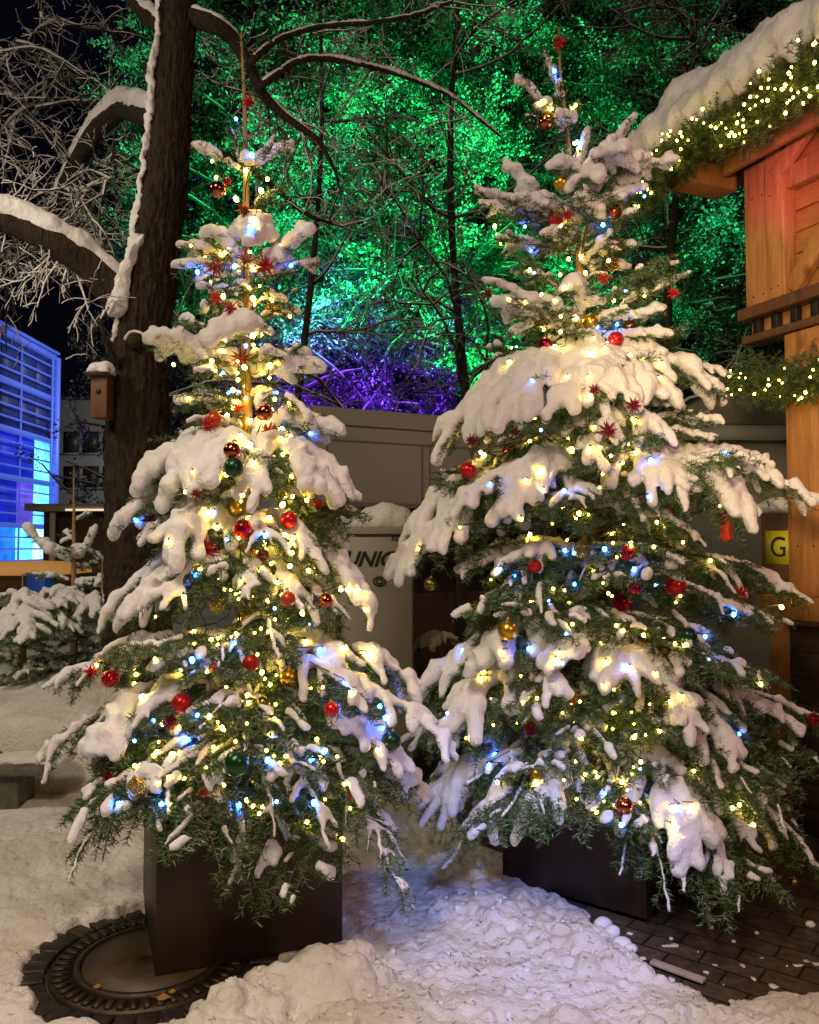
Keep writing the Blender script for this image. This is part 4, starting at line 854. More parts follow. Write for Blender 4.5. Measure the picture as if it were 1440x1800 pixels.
# jetty rails; black blocks put in for the dark square holes between them
hpart('jetty_beam', 'wood_b', (-.03, 2.6, -.10, .05, 2.80, 2.868)); hpart('jetty_beam', 'wood_b', (-.01, 2.6, -.10, .04, 2.66, 2.705))
hpart('dentil_backing', 'wood_o', (.0, 2.6, -.08, -.03, 2.706, 2.799))
for x in np.arange(.05, 1.4, .13): hpart('dark_hole_block', 'black', (x, x + .045, -.029, .012, 2.71, 2.795), bw=.002)
# roof: eave board, soffit, slab
hpart('eave_board', 'wood_o', (-.04, 3.2, .40, .45, 3.70, 3.80)); hpart('fascia', 'wood_o', (.02, 3.2, .15, .19, 3.62, 3.73))
hpart('soffit', 'wood_b', (-.25, 3.2, -.3, .398, 3.735, 3.76)); hpart('rafter_end', 'wood_o', (-.22, -.06, .0, .36, 3.60, 3.73))
q = MB(); e0, e1 = hp(-.55, .42, 3.81), hp(3.2, .42, 3.81); r0, r1 = hp(-.55, -1.6, 5.0), hp(3.2, -1.6, 5.0)
V = np.array([e0, e1, r1, r0]); q.add(np.vstack([V, V + [0, 0, .05]]), [[0, 1, 2, 3], [7, 6, 5, 4], [0, 4, 5, 1], [1, 5, 6, 2], [2, 6, 7, 3], [3, 7, 4, 0]]); build('roof', q, [M['wood_b']], hut)
# lower storey
hpart('corner_post', 'wood_o', (.275, .50, -.20, .02, .0, 2.655)); hpart('wall_board', 'wood_h', *[(.502, 2.6, -.16, -.10 - .004 * (k % 2), 1.26 + k * .14, 1.395 + k * .14) for k in range(9)], bw=.004)
hpart('counter', 'wood_o', (.21, 2.6, -.02 + .045, .17, 1.12, 1.24)); hpart('front_panel', 'wood_d', (.502, 2.6, -.15, -.02, 0, 1.10))
hpart('front_panel', 'wood_d', *[(.29, .60, .024, .04 - .003 * (k % 2), k * .135, .13 + k * .135) for k in range(8)], bw=.003)
hpart('lower_post', 'wood_o', (.10, .265, -.14, -.02, 0, 1.10)); hpart('sign_board', 'wood_b', (.055, .272, -.06, -.015, 1.12, 1.69)); hpart('door_post', 'wood_b', (.17, .25, -.30, -.20, 1.0, 2.3))
# snow on the roof edge
rg = np.random.default_rng(12)
q = MB()
tt = np.linspace(-.62, 3.0, 34)
for k, (dn, dz, r) in enumerate([(.46, .12, .12), (.30, .20, .16), (.15, .26, .16), (.0, .30, .17), (-.25, .45, .18)]):
    P = np.array([hp(t, dn + .03 * noise3(np.array([t * 3, k, 0.])), 3.82 + dz + .035 * noise3(np.array([t * 2.6, k * 3, 5.])) - (.10 * ss(-.2, -.6, t))) for t in tt])
    q.tube(P, r * (1 + .12 * rg.normal(size=len(tt))) * (1 - .3 * ss(-.3, -.62, tt)), 12)
for t in np.arange(-.55, 2.6, .17): q.tube([hp(t, .47, 3.95), hp(t + .03, .53, 3.85), hp(t + .02, .53, 3.78 - .05 * rg.random())], [.08, .07, .035], 8)
remesh_snow('roof_snow', q, .022, hut, 3, .008)
# yellow plate with a letter
def text_mesh(txt, size, mat, depth=.002, shear=0., bold=0.):
    c = bpy.data.curves.new('t', 'FONT'); c.body = txt; c.size = size; c.extrude = depth; c.shear = shear; c.offset = bold; c.align_x = 'CENTER'; c.align_y = 'CENTER'
    o = link('t', c); dg = bpy.context.evaluated_depsgraph_get(); me = bpy.data.meshes.new_from_object(o.evaluated_get(dg)); bpy.data.objects.remove(o)
    me.materials.clear(); me.materials.append(M[mat]); return me
from mathutils import Matrix
def place_text(o, pos, xdir, ndir):
    m_ = Matrix((Vector(xdir), Vector(UP), Vector(ndir))).transposed().to_4x4(); m_.translation = Vector(pos); o.matrix_world = m_
sg = thing('letter_sign', 'square yellow plate with a black letter G on the brown board of the hut', 'sign')
q = MB(); hb(q, .095, .262, -.0135, -.0085, 1.40, 1.585); build('plate', q, [M['yellow']], sg)
gl = link('letter', text_mesh('G', .16, 'ink', .001), sg); place_text(gl, hp(.185, -.0065, 1.49), HA, HN)
q = MB()
for t_, z_ in [(.05, 2.93), (.12, 2.93), (.05, 3.5), (.12, 3.5), (.21, 2.93), (.26, 2.93), (.21, 3.45), (.26, 3.6), (.32, .5), (.34, 1.5), (.44, 1.5), (.34, 2.4), (.44, 2.4)]:
    n_ = .036 if t_ > .17 and z_ > 2.8 else (.021 if z_ < 2.7 else .001); q.tube([hp(t_, n_ - .002, z_), hp(t_, n_ + .0015, z_)], .005, 8)
build('nail_heads', q, [M['black']], hut)
# snow cap on the sign board
q = MB(); q.tube([hp(.03, -.03, 1.71), hp(.1, -.03, 1.725), hp(.2, -.03, 1.73), hp(.27, -.03, 1.71)], [.03, .045, .05, .03], 10); remesh_snow('board_snow', q, .01, hut, 2)
# garland of fir green along the eave
def garland(name, label, pts, rad, n, seed, drop=.0):
    rg = np.random.default_rng(seed); t = thing(name, label, 'garland'); pts = np.asarray(pts); q = MB()
    L = np.linalg.norm(np.diff(pts, axis=0), axis=1); cum = np.concatenate([[0], np.cumsum(L)])
    q.tube(pts, .012, 6, 0)
    for k in range(n):
        s_ = rg.random() * cum[-1]; p = np.array([np.interp(s_, cum, pts[:, i]) for i in range(3)])
        d = rg.normal(size=3); d[2] -= .35; d = nrm(d); e = p + d * rad * rg.uniform(.55, 1.15) - UP * drop * rg.random()
        m_ = (p + e) / 2 + rg.normal(size=3) * .015
        q.tube([p, m_, e], [.002, .002, .001], 3, 0); needles(q, [p, m_, e], rg, 520, .026, .003)
    build('greenery', q, [M['twig'], M['needle']], t); return t
gp = [hp(t, .50 + .02 * math.sin(t * 9), 3.70 + .02 * math.sin(t * 7) - (.12 if t < -.3 else 0)) for t in np.linspace(-.42, 2.2, 20)]
g1 = garland('garland', 'fir green garland thick with warm lights along the snowy hut eave', gp, .17, 1500, 31, .04)
g2 = garland('garland', 'short fir green garland with warm lights under the jetty of the hut', [hp(t, .10, 2.50 - .10 * math.sin(t * 3)) for t in np.linspace(.0, 1.6, 12)], .16, 620, 32, .06)
def garland_bulbs(gt, pts, rad, n, seed, name, label):
    rg = np.random.default_rng(seed); pts = np.asarray(pts); out = []
    tt = np.sort(rg.random(n))
    for f in tt:
        x = f * (len(pts) - 1); k = min(int(x), len(pts) - 2); p = pts[k] + (pts[k + 1] - pts[k]) * (x - k)
        a = rg.uniform(-1.5, .35); out.append((p + (HN * math.cos(a) + UP * math.sin(a)) * rad * rg.uniform(.8, 1.08) - HA * 0, 'warm'))
    light_string(name, label, out, group='fairy light strings on the hut')
garland_bulbs(g1, gp[:12], .165, 98, 41, 'string_lights', 'warm fairy lights in the eave garland of the hut')
garland_bulbs(g2, [hp(t, .10, 2.50 - .10 * math.sin(t * 3)) for t in np.linspace(.0, 1.0, 8)], .155, 38, 42, 'string_lights', 'warm fairy lights in the short garland under the jetty')
# icicles on the garland end
M['ice'] = surf('ice', (.6, .68, .6), (.75, .8, .7), 30, .1, .2); M['ice'].node_tree.nodes['Principled BSDF'].inputs['Transmission Weight'].default_value = .7
for k, (px, py, l) in enumerate([(1173, 345, .2), (1302, 262, .07), (1314, 260, .07)]):
    p = at(px, py, 4.95 if k == 0 else 4.35); q = MB(); z = np.linspace(0, 1, 9)[:, None]
    q.tube(p - UP * l * z, .009 * (1 - z[:, 0]) + .0015 + .002 * np.sin(z[:, 0] * 20), 8)
    tag(build('icicle', q, [M['ice']], smooth=True), ['long icicle hanging from the left end of the garland', 'left one of two short icicles under the eave board', 'right one of two short icicles under the eave board'][k], 'icicle')
# hanging dark cable by the post
q = MB(); q.tube([at(1368, 650, 4.55), at(1378, 690, 4.52), at(1392, 715, 4.5), at(1402, 740, 4.5), at(1404, 790, 4.5)], .006, 5); tag(build('power_cable', q, [M['black']]), 'black cable looping down beside the hut corner post', 'cable')

# ---------------------------------------------------------------- grey cabin and cabinet in the middle
cabt = thing('market_cabin', 'long grey cabin with a raised canopy flap between the two firs', 'cabin')
c0 = np.array([-.81, 6.98, 0]); c1_ = np.array([2.35, 8.55, 0]); ca = nrm(c1_ - c0); cn = np.array([ca[1], -ca[0], 0]); CX = [ca, cn, UP]; CL = np.linalg.norm(c1_ - c0)
def cb(q, t0, t1, n0, n1, z0, z1): q.box(c0 + ca * (t0 + t1) / 2 + cn * (n0 + n1) / 2 + UP * (z0 + z1) / 2, (t1 - t0, n1 - n0, z1 - z0), CX)
def cpart(name, mat, *bx, bw=.004):
    q = MB()
    for b in bx: cb(q, *b)
    return bevel(build(name, q, [M[mat]], cabt), bw)
cpart('upper_wall', 'grey', (0, CL, -.06, 0, 1.88, 2.55)); cpart('top_edge', 'grey', (-.03, CL + .03, -2.2, .03, 2.552, 2.70))
cpart('panel_batten', 'greyd', *[(t, t + .02, .0, .008, 1.9, 2.4) for t in (.1, 1.02, 1.1, 1.9, 1.98, 2.8)]); cpart('rail', 'greyd', (0, CL, .0, .012, 2.41, 2.425), (0, CL, -.1, .02, 1.84, 1.878))
cpart('rear_wall', 'greyd', (0, CL, -2.2, -2.1, 0, 2.55)); cpart('side_wall', 'grey', (-.0, .05, -2.1, -.061, 0, 2.55)); cpart('floor', 'black', (0.06, CL, -2.09, -.1, 0.0, .2))
cpart('counter_front', 'wood_d', (0.06, CL, -.5, -.44, .2, 1.05)); cpart('inner_back', 'wood_d', (.06, CL, -1.3, -1.25, .2, 1.83))
q = MB(); rg = np.random.default_rng(9)
M['dryleaf'] = tonemat('dry_decor_leaves', [(0, (.05, .03, .01)), (.5, (.22, .12, .02)), (1, (.42, .32, .05))], .7)
gq = MB()
for k in range(900):
    t_ = rg.uniform(.1, CL - .1); p = c0 + ca * t_ + cn * (-.2 + rg.normal() * .05) + UP * (1.79 + rg.normal() * .045); d = nrm(rg.normal(size=3)); s_ = nrm(np.cross(d, rg.normal(size=3)))
    l = rg.uniform(.04, .09); gq.add([p, p + d * l * .5 + s_ * .014, p + d * l, p + d * l * .5 - s_ * .014], [[0, 1, 2, 3]], 0, rg.random())
gt = thing('garland', 'garland of dry yellow brown leaves under the grey cabin flap', 'garland'); gq.tube([c0 + ca * t_ - cn * .2 + UP * 1.79 for t_ in np.linspace(.1, CL - .1, 12)], .012, 5)
build('leaves', gq, [M['dryleaf']], gt)

cabn = thing('electric_cabinet', 'pale grey electric cabinet with a snow cap between the firs', 'cabinet')
def kb(px0, px1, z0, z1, y0, y1, name, mat, bw=.004):
    x0, x1 = (px0 - 720) / 1440 * y0, (px1 - 720) / 1440 * y0; q = MB(); q.box([(x0 + x1) / 2, (y0 + y1) / 2, (z0 + z1) / 2], (x1 - x0, y1 - y0, z1 - z0)); return bevel(build(name, q, [M[mat]], cabn), bw)
Z = lambda py, y: at(720, py, y)[2]
kb(540, 727, .0, Z(940, 5.2), 5.225, 5.75, 'body', 'cab'); kb(532, 733, Z(939, 5.2), Z(926, 5.2), 5.19, 5.78, 'top_lid', 'cab')
kb(589, 725, .12, Z(944, 5.2), 5.2, 5.224, 'door', 'cab'); kb(542, 585, .12, Z(944, 5.2), 5.2, 5.224, 'door', 'cab')
kb(590, 600, Z(1122, 5.2), Z(1080, 5.2), 5.185, 5.199, 'handle', 'black'); kb(600.5, 606, Z(1104, 5.2), Z(1099, 5.2), 5.19, 5.199, 'lock', 'black', .001)
def ktext(txt, px, py, size, shear=0., bold=0.):
    o = link('lettering', text_mesh(txt, size, 'ink', .001, shear, bold), cabn); place_text(o, at(px, py, 5.1975), (1, 0, 0), (0, -1, 0)); return o
ktext('REM', 700, 947, .046, 0, .001); ktext('UNION', 663, 984, .13, .35, .004)
q = MB(); p = at(667, 1022, 5.196)
for rr in (.034, .019): q.tube([p + [math.cos(a) * rr * 1.1, 0, math.sin(a) * rr * .85] for a in np.linspace(0, 2 * math.pi, 24)], .0045, 5)
build('emblem', q, [M['ink']], cabn)
q = MB()
for px, z, r in [(548, 1.63, .045), (575, 1.65, .05), (600, 1.65, .045), (625, 1.66, .05), (650, 1.69, .07), (680, 1.71, .085), (705, 1.69, .075), (722, 1.655, .04)]:
    for y in (5.28, 5.42, 5.56, 5.7): q.sphere([(px - 720) / 1440 * 5.3, y, z - .02], r * 1.15, 10, 8)
q.tube([[(540 - 720) / 1440 * 5.2, y, 1.63] for y in (5.25, 5.7)], .03, 6)
x0, x1 = (534 - 720) / 1440 * 5.2, (730 - 720) / 1440 * 5.2; q.box([(x0 + x1) / 2, 5.485, 1.64], (x1 - x0, .55, .05))
remesh_snow('snow_cap', q, .016, cabn, 3)
pl = thing('metal_post', 'slim black square metal post behind the left boughs of the broader fir', 'post'); q = MB(); p = at(811, 1050, 6.0); q.box([p[0], 6.0, .95], (.09, .09, 1.9)); bevel(build('shaft', q, [M['black']], pl), .004)
q = MB(); q.box([p[0], 6.0, 1.91], (.11, .11, .02)); build('cap', q, [M['black']], pl)
# tent roofs behind the broader fir, right
tt_ = thing('market_tent', 'dim grey market tent with a sloping roof behind the right fir', 'tent')
def prism(q, pts, y0, y1):
    n = len(pts); V = [[x, y0, z] for x, z in pts] + [[x, y1, z] for x, z in pts]
    q.add(V, [[i, (i + 1) % n, (i + 1) % n + n, i + n] for i in range(n)]); q.f.append((np.array([[*range(n)][::-1]]) + q.n - len(V), 0)); q.f.append((np.array([[*range(n, 2 * n)]]) + q.n - len(V), 0))
q = MB(); prism(q, [(2.35, 0), (4.9, 0), (4.9, 2.55), (2.35, 2.55)], 7.2, 9.5); build('tent_wall', q, [M['greyd']], tt_)
q = MB(); prism(q, [(2.25, 2.56), (5.0, 2.56), (5.0, 2.62), (3.9, 3.35), (3.6, 3.35), (2.25, 2.62)], 7.1, 9.6); bevel(build('tent_roof', q, [M['greyd']], tt_), .02)
q = MB(); q.box([3.3, 7.16, 2.5], (2.1, .06, .14)); build('valance', q, [M['grey']], tt_)

# ---------------------------------------------------------------- glass building, far left
gb = thing('glass_building', 'office building with a blue lit glass facade at the far left', 'building')
X0, Y0, Y1, ZT = -10.48, 24.0, 12.0, 7.05
M['frameblue'] = surf('facade_frame', (.45, .5, .7), (.5, .55, .75), 1, .4, 0)
M['pane_dark'] = emis('pane_dim', (.008, .02, .16), .22); M['pane_mid'] = emis('pane_blue', (.01, .03, .7), .4); M['pane_hi'] = emis('pane_azure', (.02, .22, 1), .95)
M['pane_cy'] = emis('pane_cyan', (.14, .74, 1), 1.6); M['pane_vi'] = emis('pane_violet', (.2, .12, .95), .55); M['pane_wh'] = emis('pane_white', (.45, .8, 1), 1.5)
for k in ('pane_dark', 'pane_mid', 'pane_hi', 'pane_cy', 'pane_vi', 'pane_wh'):
    nt = M[k].node_tree; b = nt.nodes['Principled BSDF']; n = noise(nt, 1.3, 3); mp_ = nt.nodes.new('ShaderNodeMapRange'); mp_.inputs['To Min'].default_value = b.inputs['Emission Strength'].default_value * .35
    mp_.inputs['To Max'].default_value = b.inputs['Emission Strength'].default_value * 1.65; mp_.inputs['From Min'].default_value = .3; mp_.inputs['From Max'].default_value = .7
    nt.links.new(n, mp_.inputs['Value']); nt.links.new(mp_.outputs[0], b.inputs['Emission Strength']); b.inputs['Roughness'].default_value = .6
q = MB(); q.box([X0 - 3, (Y0 + Y1) / 2, ZT / 2], (5.6, Y0 - Y1 - .1, ZT - .1)); build('core', q, [M['black']], gb)
rows = 6; rh = 1.25; rg = random.Random(3)
ncol = 12; cw = (Y0 - Y1 - .1) / ncol
for r in range(rows):
    for c in range(ncol):
        z1 = ZT - .06 - r * rh; z0 = max(.1, z1 - rh + .1); y1 = Y0 - .05 - c * cw; y0 = y1 - cw + .06
        k = 'pane_dark'
        if r == 2: k = 'pane_mid' if c < 8 else 'pane_dark'
        if r == 2 and c == 0: k = 'pane_cy'
        if r == 3: k = ['pane_cy', 'pane_vi', 'pane_mid', 'pane_mid', 'pane_mid', 'pane_dark'][min(c, 5)]
        if r == 4: k = ['pane_wh', 'pane_cy', 'pane_hi', 'pane_mid', 'pane_mid', 'pane_vi'][min(c, 5)]
        if r == 5: k = ['pane_wh', 'pane_hi', 'pane_mid', 'pane_mid', 'pane_dark', 'pane_dark'][min(c, 5)]
        if c > 8: continue
        q = MB(); q.box([X0 - .10, (y0 + y1) / 2, (z0 + z1) / 2], (.04, y1 - y0, z1 - z0)); build('window', q, [M[k]], gb)
q = MB()
M['fl_blue'] = emis('frame_glow', (.09, .17, .85), .42)  # the frame is no lamp; its blue light is put in as emission
for r in range(rows + 1):
    z = ZT - r * rh
    if z > 0: q.box([X0, (Y0 + Y1) / 2, z], (.16, Y0 - Y1, .13))
for r in range(rows):
    for s_ in (.25, .5, .75):
        z = ZT - (r + s_) * rh; q.box([X0 + .04, (Y0 + Y1) / 2, z], (.06, Y0 - Y1 - .1, .04))
for c in range(0, ncol + 1, 2): q.box([X0 - .02, Y0 - .01 - c * cw, ZT / 2], (.04, .03, ZT))
q.box([X0 + .1, Y0 - .03, ZT / 2], (.14, .12, ZT - .02)); q.box([X0 + .1, Y0 - .35, ZT / 2], (.05, .05, ZT - .02)); q.box([X0 + .12, (Y0 + Y1) / 2, ZT + .12], (.08, Y0 - Y1, .06))
build('facade_frame', q, [M['fl_blue']], gb)
# grey building behind
gy = thing('grey_building', 'plain dark grey building behind the old tree trunk', 'building')
q = MB(); q.box([-11.5, 33, 3.35], (10.5, 8, 6.7)); build('wall', q, [M['darkgrey']], gy)
q = MB(); q.box([-11.5, 33, 6.76], (10.8, 8.3, .1)); build('roof_edge', q, [M['black']], gy)
for px, py in [(160, 777), (160, 838), (126, 777), (126, 838), (195, 777), (195, 838)]:
    p = at(px, py, 28.98); q = MB(); q.box(p, (.55, .05, .75)); w_ = build('window', q, [M['black']], gy); q = MB(); q.box(p - [0, .03, .42], (.7, .1, .06)); build('sill', q, [M['darkgrey']], w_)
# stall with leaves behind the trunk and the orange awning
st = thing('market_stall', 'small dark stall with a lit front edge beside the old tree trunk', 'stall')
p = at(165, 880, 12.0); q = MB(); q.box([p[0], 13, 1.0], (1.5, 1.9, 2.0)); build('body', q, [M['wood_d']], st)
q = MB(); q.box([p[0], 12.9, 2.06], (1.8, 2.3, .1)); build('roof', q, [M['greyd']], st)
q = MB(); q.box([p[0] + .1, 11.73, 2.02], (.8, .02, .03)); build('light_strip', q, [emis('strip_light', (1, .85, .6), .8)], st)
q = MB(); q.box([p[0] - .55, 11.9, 1.1], (.07, .07, 1.9)); q_ = build('post', q, [M['cab']], st)
aw = thing('awning_stall', 'low stall with a rounded orange lit awning at the far left', 'stall')
A_ = [at(-90, 1000, 11), at(112, 1000, 11)]; x0, x1 = A_[0][0], A_[1][0]; q = MB(); a = np.linspace(0, math.pi, 12)
prism(q, [((x0 + x1) / 2 + (x1 - x0) / 2 * math.cos(t_), 1.12 + .17 * math.sin(t_) ** .5) for t_ in a] , 10.6, 12); M['awn'] = emis('awning_glow', (1, .48, .12), .30); build('awning', q, [M['awn']], aw)  # emission stands in for the orange light on the awning cloth
q = MB(); q.box([(x0 + x1) / 2, 11.3, .55], (x1 - x0 - .2, 1.1, 1.1)); build('counter', q, [M['wood_d']], aw)
bx = thing('blue_crate', 'small bright blue crate under the orange awning', 'crate'); p = at(72, 1022, 10.2); q = MB(); q.box([p[0], 10.2, p[2] - .28], (.22, .3, .72)); bevel(build('box', q, [emis('blue_box_glow', (.02, .12, .6), .12)], bx), .01)  # weak emission makes the crate look lit; it is no lamp
q = MB(); q.box([p[0], 10.2, p[2] + .095], (.25, .33, .03)); build('lid', q, [M['glassb']], bx)

# ---------------------------------------------------------------- bed edge, snowy young firs at the left
q = MB(); rg = np.random.default_rng(2)
for k in range(7):
    x = -4.9 + k * .5; q.box([x + .24, 4.99 + .012 * rg.normal(), .14], (.47, .12, .285 + .01 * rg.normal()))
tag(bevel(build('bed_edge', q, [M['stone']]), .015), 'dark stone edge of the snow covered planting bed', 'kerb wall', kind='structure')
sl = thing('stone_bench', 'low dark stone slab bench with thin snow at the left edge', 'bench'); p = at(10, 1335, 4.75)
q = MB(); q.box([p[0] - .45, 4.72, .255], (1.5, .3, .05)); bevel(build('seat', q, [M['stone']], sl), .01)
q = MB()
for x_ in np.arange(-1.15, .3, .09): q.sphere([p[0] + x_, 4.73 + .03 * math.sin(x_ * 9), .283], .075 + .012 * math.sin(x_ * 23), 8, 6, 0, (1.3, 1.6, .5))
remesh_snow('snow_cover', q, .014, sl, 2)
for dx in (-1.0, .12): q = MB(); q.box([p[0] + dx - .05, 4.74, .12], (.12, .22, .22)); bevel(build('leg', q, [M['stone']], sl), .01)
lf = []
def small_fir(label, D, px, top, lowy, base, w, seed, n, spec, sno=1.1):
    t, axp, Rw = fir('young_fir', label, D, [(top, px), (lowy, px)], [(top + 60, w * .35), (lowy, w)], spec, n, seed, base, 'young firs in the snowy bed', sno * .55)
    return t
small_fir('young fir with a bare leader and two snowy arms in a V', 6.6, 130, 822, 1190, .3, 110, 21, 16,
    [(985, 44, 928, -.1, 1.2, W_(width=.06, lift=-.12, droop=0, thick=1.5)), (985, 172, 926, -.05, 1.2, W_(width=.06, lift=-.12, droop=0, thick=1.5)), (1030, 10, 1075, -.3, 1.0, W_(width=.45, thick=1.15)), (1030, 200, 1020, -.2, 1.0, W_(width=.45, thick=1.15)), (1040, 100, 1070, -.5, 1.0, W_(width=.5, thick=1.2)), (960, 185, 985, .2, .6)])
small_fir('broad young fir under heavy snow at the left picture edge', 6.0, 40, 1010, 1215, .3, 150, 22, 18,
    [(1040, -60, 1090, 0, 1.0, W_(width=.45, thick=1.15)), (1040, 60, 1120, -.5, 1.0, W_(width=.5, thick=1.2)), (1050, 130, 1110, -.2, 1.0, W_(width=.45, thick=1.15)), (1050, 0, 1120, -.4, 1.0, W_(width=.5, thick=1.1))])
small_fir('squat young fir half buried beside the old tree trunk', 6.3, 180, 985, 1190, .3, 110, 23, 13,
    [(1040, 120, 1120, -.3, 1.0, W_(width=.5, thick=1.1)), (1040, 235, 1100, -.3, 1.0, W_(width=.5, thick=1.1))])
small_fir('small snowy fir standing in the gap beside the cabinet', 5.9, 775, 1095, 1210, .05, 50, 24, 6,
    [(1120, 740, 1140, -.2, 1.3, W_(width=.4, thick=1.2)), (1120, 800, 1125, -.1, 1.0)])

# ---------------------------------------------------------------- the old tree with its snow covered limbs
old = thing('old_tree', 'thick dark trunk of an old tree with snow covered limbs behind the slimmer fir', 'tree')
D0 = 5.6
tp = [(1180, 243, 120), (1000, 242, 112), (900, 242, 110), (780, 243, 112), (700, 244, 108), (620, 246, 104), (540, 255, 100), (440, 270, 92), (330, 288, 84), (200, 300, 74), (100, 308, 68), (0, 313, 64), (-120, 318, 60), (-400, 330, 44)]
def bark_tube(pts, rads, k=40, ridge=.07, n=150, seed=0, fr=1.):
    pts = np.asarray(pts); L = np.concatenate([[0], np.cumsum(np.linalg.norm(np.diff(pts, axis=0), axis=1))]); s_ = np.linspace(0, L[-1], n)
    P = np.stack([np.interp(s_, L, pts[:, i]) for i in range(3)], 1); r = np.interp(s_, L, rads)
    for _ in range(3): P[1:-1] = (P[:-2] + P[1:-1] * 2 + P[2:]) / 4
    a = np.arange(k) * 2 * math.pi / k
    Q = np.stack(np.broadcast_arrays(np.cos(a)[None] * 2.6, np.sin(a)[None] * 2.6, s_[:, None] * 2.2 + seed), -1)
    Q2 = Q * [3 * fr, 3 * fr, 2.2 * fr * 1.3]
    rr = 1 + ridge * (1 - 2.4 * np.abs(noise3(Q2)) ** .8 + .4 * noise3(Q2 * 2.3)) + .06 * noise3(Q * [.6, .6, .7])
    q = MB(); q.tube(P, r, k, 0, rnd=rr); return q, P, r
pts = [at(x, y, D0) for y, x, w in tp]; rads = [w * .94 / 2 / 1440 * D0 * (1 if y > -200 else .8) for y, x, w in tp]
q, TP, TR = bark_tube(pts, rads, 110, .085, 520, fr=2.3)
build('trunk', q, [M['bark']], old, True)
def limb(pp, ws, D, snow=0., dd=None, parent=old, k=20, ridge=.08, n=70, sn_off=.6, name='limb', mat='bark'):
    dd = dd or [0] * len(pp); P = [at(x, y, D + e) for (x, y), e in zip(pp, dd)]; r = [w / 2 / 1440 * D for w in ws]
    q, P, r = bark_tube(P, r, k, ridge, n, seed=pp[0][0]); o = build(name, q, [M[mat]], parent, True)
    if snow:
        c = MB(); rg = np.random.default_rng(int(pp[0][0] + pp[0][1]))
        T = np.gradient(P, axis=0); T /= np.linalg.norm(T, axis=1)[:, None] + 1e-9
        h = np.sqrt(np.clip(1 - T[:, 2] ** 2, .05, 1)); rs = (r * .62 + snow) * h * (1 + .13 * noise3(np.stack([P[:, 0] * 9, P[:, 1] * 9, P[:, 2] * 9], 1)))
        off = UP - T * T[:, 2:3]; off /= np.linalg.norm(off, axis=1)[:, None] + .3
        C = P + off * (r[:, None] * .75 + rs[:, None] * .45); c.tube(C[1:], np.maximum(rs[1:], .012), 10); remesh_snow('limb_snow', c, .013 if max(r) > .04 else .01, o, 2, .004)
    return o
limb([(232, 545), (205, 520), (150, 462), (95, 425), (40, 398), (-40, 372), (-160, 360)], [62, 60, 50, 44, 42, 38, 34], D0, .045, [0, -.1, -.2, -.3, -.3, -.35, -.4])
limb([(330, 30), (375, 42), (410, 66), (440, 120), (462, 168), (500, 205), (560, 245), (590, 300), (600, 350)], [32, 29, 25, 21, 18, 14, 10, 7, 3], D0, .008, [0, -.1, 0, .1, .2, .3, .4, .5, .6])
limb([(440, 110), (480, 72), (560, 45), (660, 40), (740, 25), (850, -20)], [14, 11, 9, 8, 7, 5], D0, .006, [0, .2, .4, .5, .6, .8], k=8, n=30)
limb([(455, 155), (530, 100), (620, 108), (700, 130), (790, 165), (880, 240)], [13, 11, 10, 9, 7, 4], D0, .012, [.1, .3, .5, .7, .9, 1.1], k=8, n=30)
limb([(325, 250), (360, 262), (420, 280), (470, 320), (540, 380), (610, 400)], [22, 17, 13, 10, 8, 4], D0, .0, [.1, .3, .5, .7, .9, 1.1], k=8, n=30)
limb([(285, 210), (215, 190), (170, 225), (130, 290), (90, 380), (60, 420)], [38, 34, 30, 26, 20, 14], 7.2, .05, [-1.2, -.2, 0, .2, .4, .6])
limb([(300, 60), (250, 20), (215, -30)], [34, 28, 26], D0, .03, [.1, .4, .7])
limb([(205, 640), (185, 600), (175, 560), (190, 540)], [14, 8, 6, 4], D0, .006, [-.2, -.3, -.35, -.3], k=8, n=20)
def spray(parent, pts, r, seed, lev0=0, kids=(8, 7, 5), ln=1.3, thick=1.15):
    rg = np.random.default_rng(seed); q = MB(); s_ = MB(); pts = np.asarray(pts)
    def br(p, d, l, r, lev):
        n = 8; P = [p]; dd = d.copy()
        for k in range(n): dd = nrm(dd + rg.normal(size=3) * .13 - UP * .04); P.append(P[-1] + dd * l / n)
        P = np.array(P); q.tube(P, np.linspace(r, r * .35, n + 1), 5 if lev < 1 else 3)
        w = np.maximum(np.linspace(r, r * .25, n + 1) * thick, .0035); s_.tube(P + UP * w[:, None] * .7, w, 5 if lev < 1 else 3)
        if lev < 2:
            for k in range(kids[lev + 1]): i = rg.integers(1, n); br(P[i], nrm(dd * .55 + rg.normal(size=3) * .8), l * rg.uniform(.3, .6), r * .55, lev + 1)
    for k in range(kids[0]):
        f = rg.uniform(.1, 1) * (len(pts) - 1); i = min(int(f), len(pts) - 2); p = pts[i] + (pts[i + 1] - pts[i]) * (f - i); T = nrm(pts[i + 1] - pts[i])
        br(p, nrm(T * .5 + rg.normal(size=3) * .8), ln * rg.uniform(.5, 1.1), r, 0)
    b = build('twigs', q, [M['bgbark']], parent); build('twig_snow', s_, [M['snow']], b)
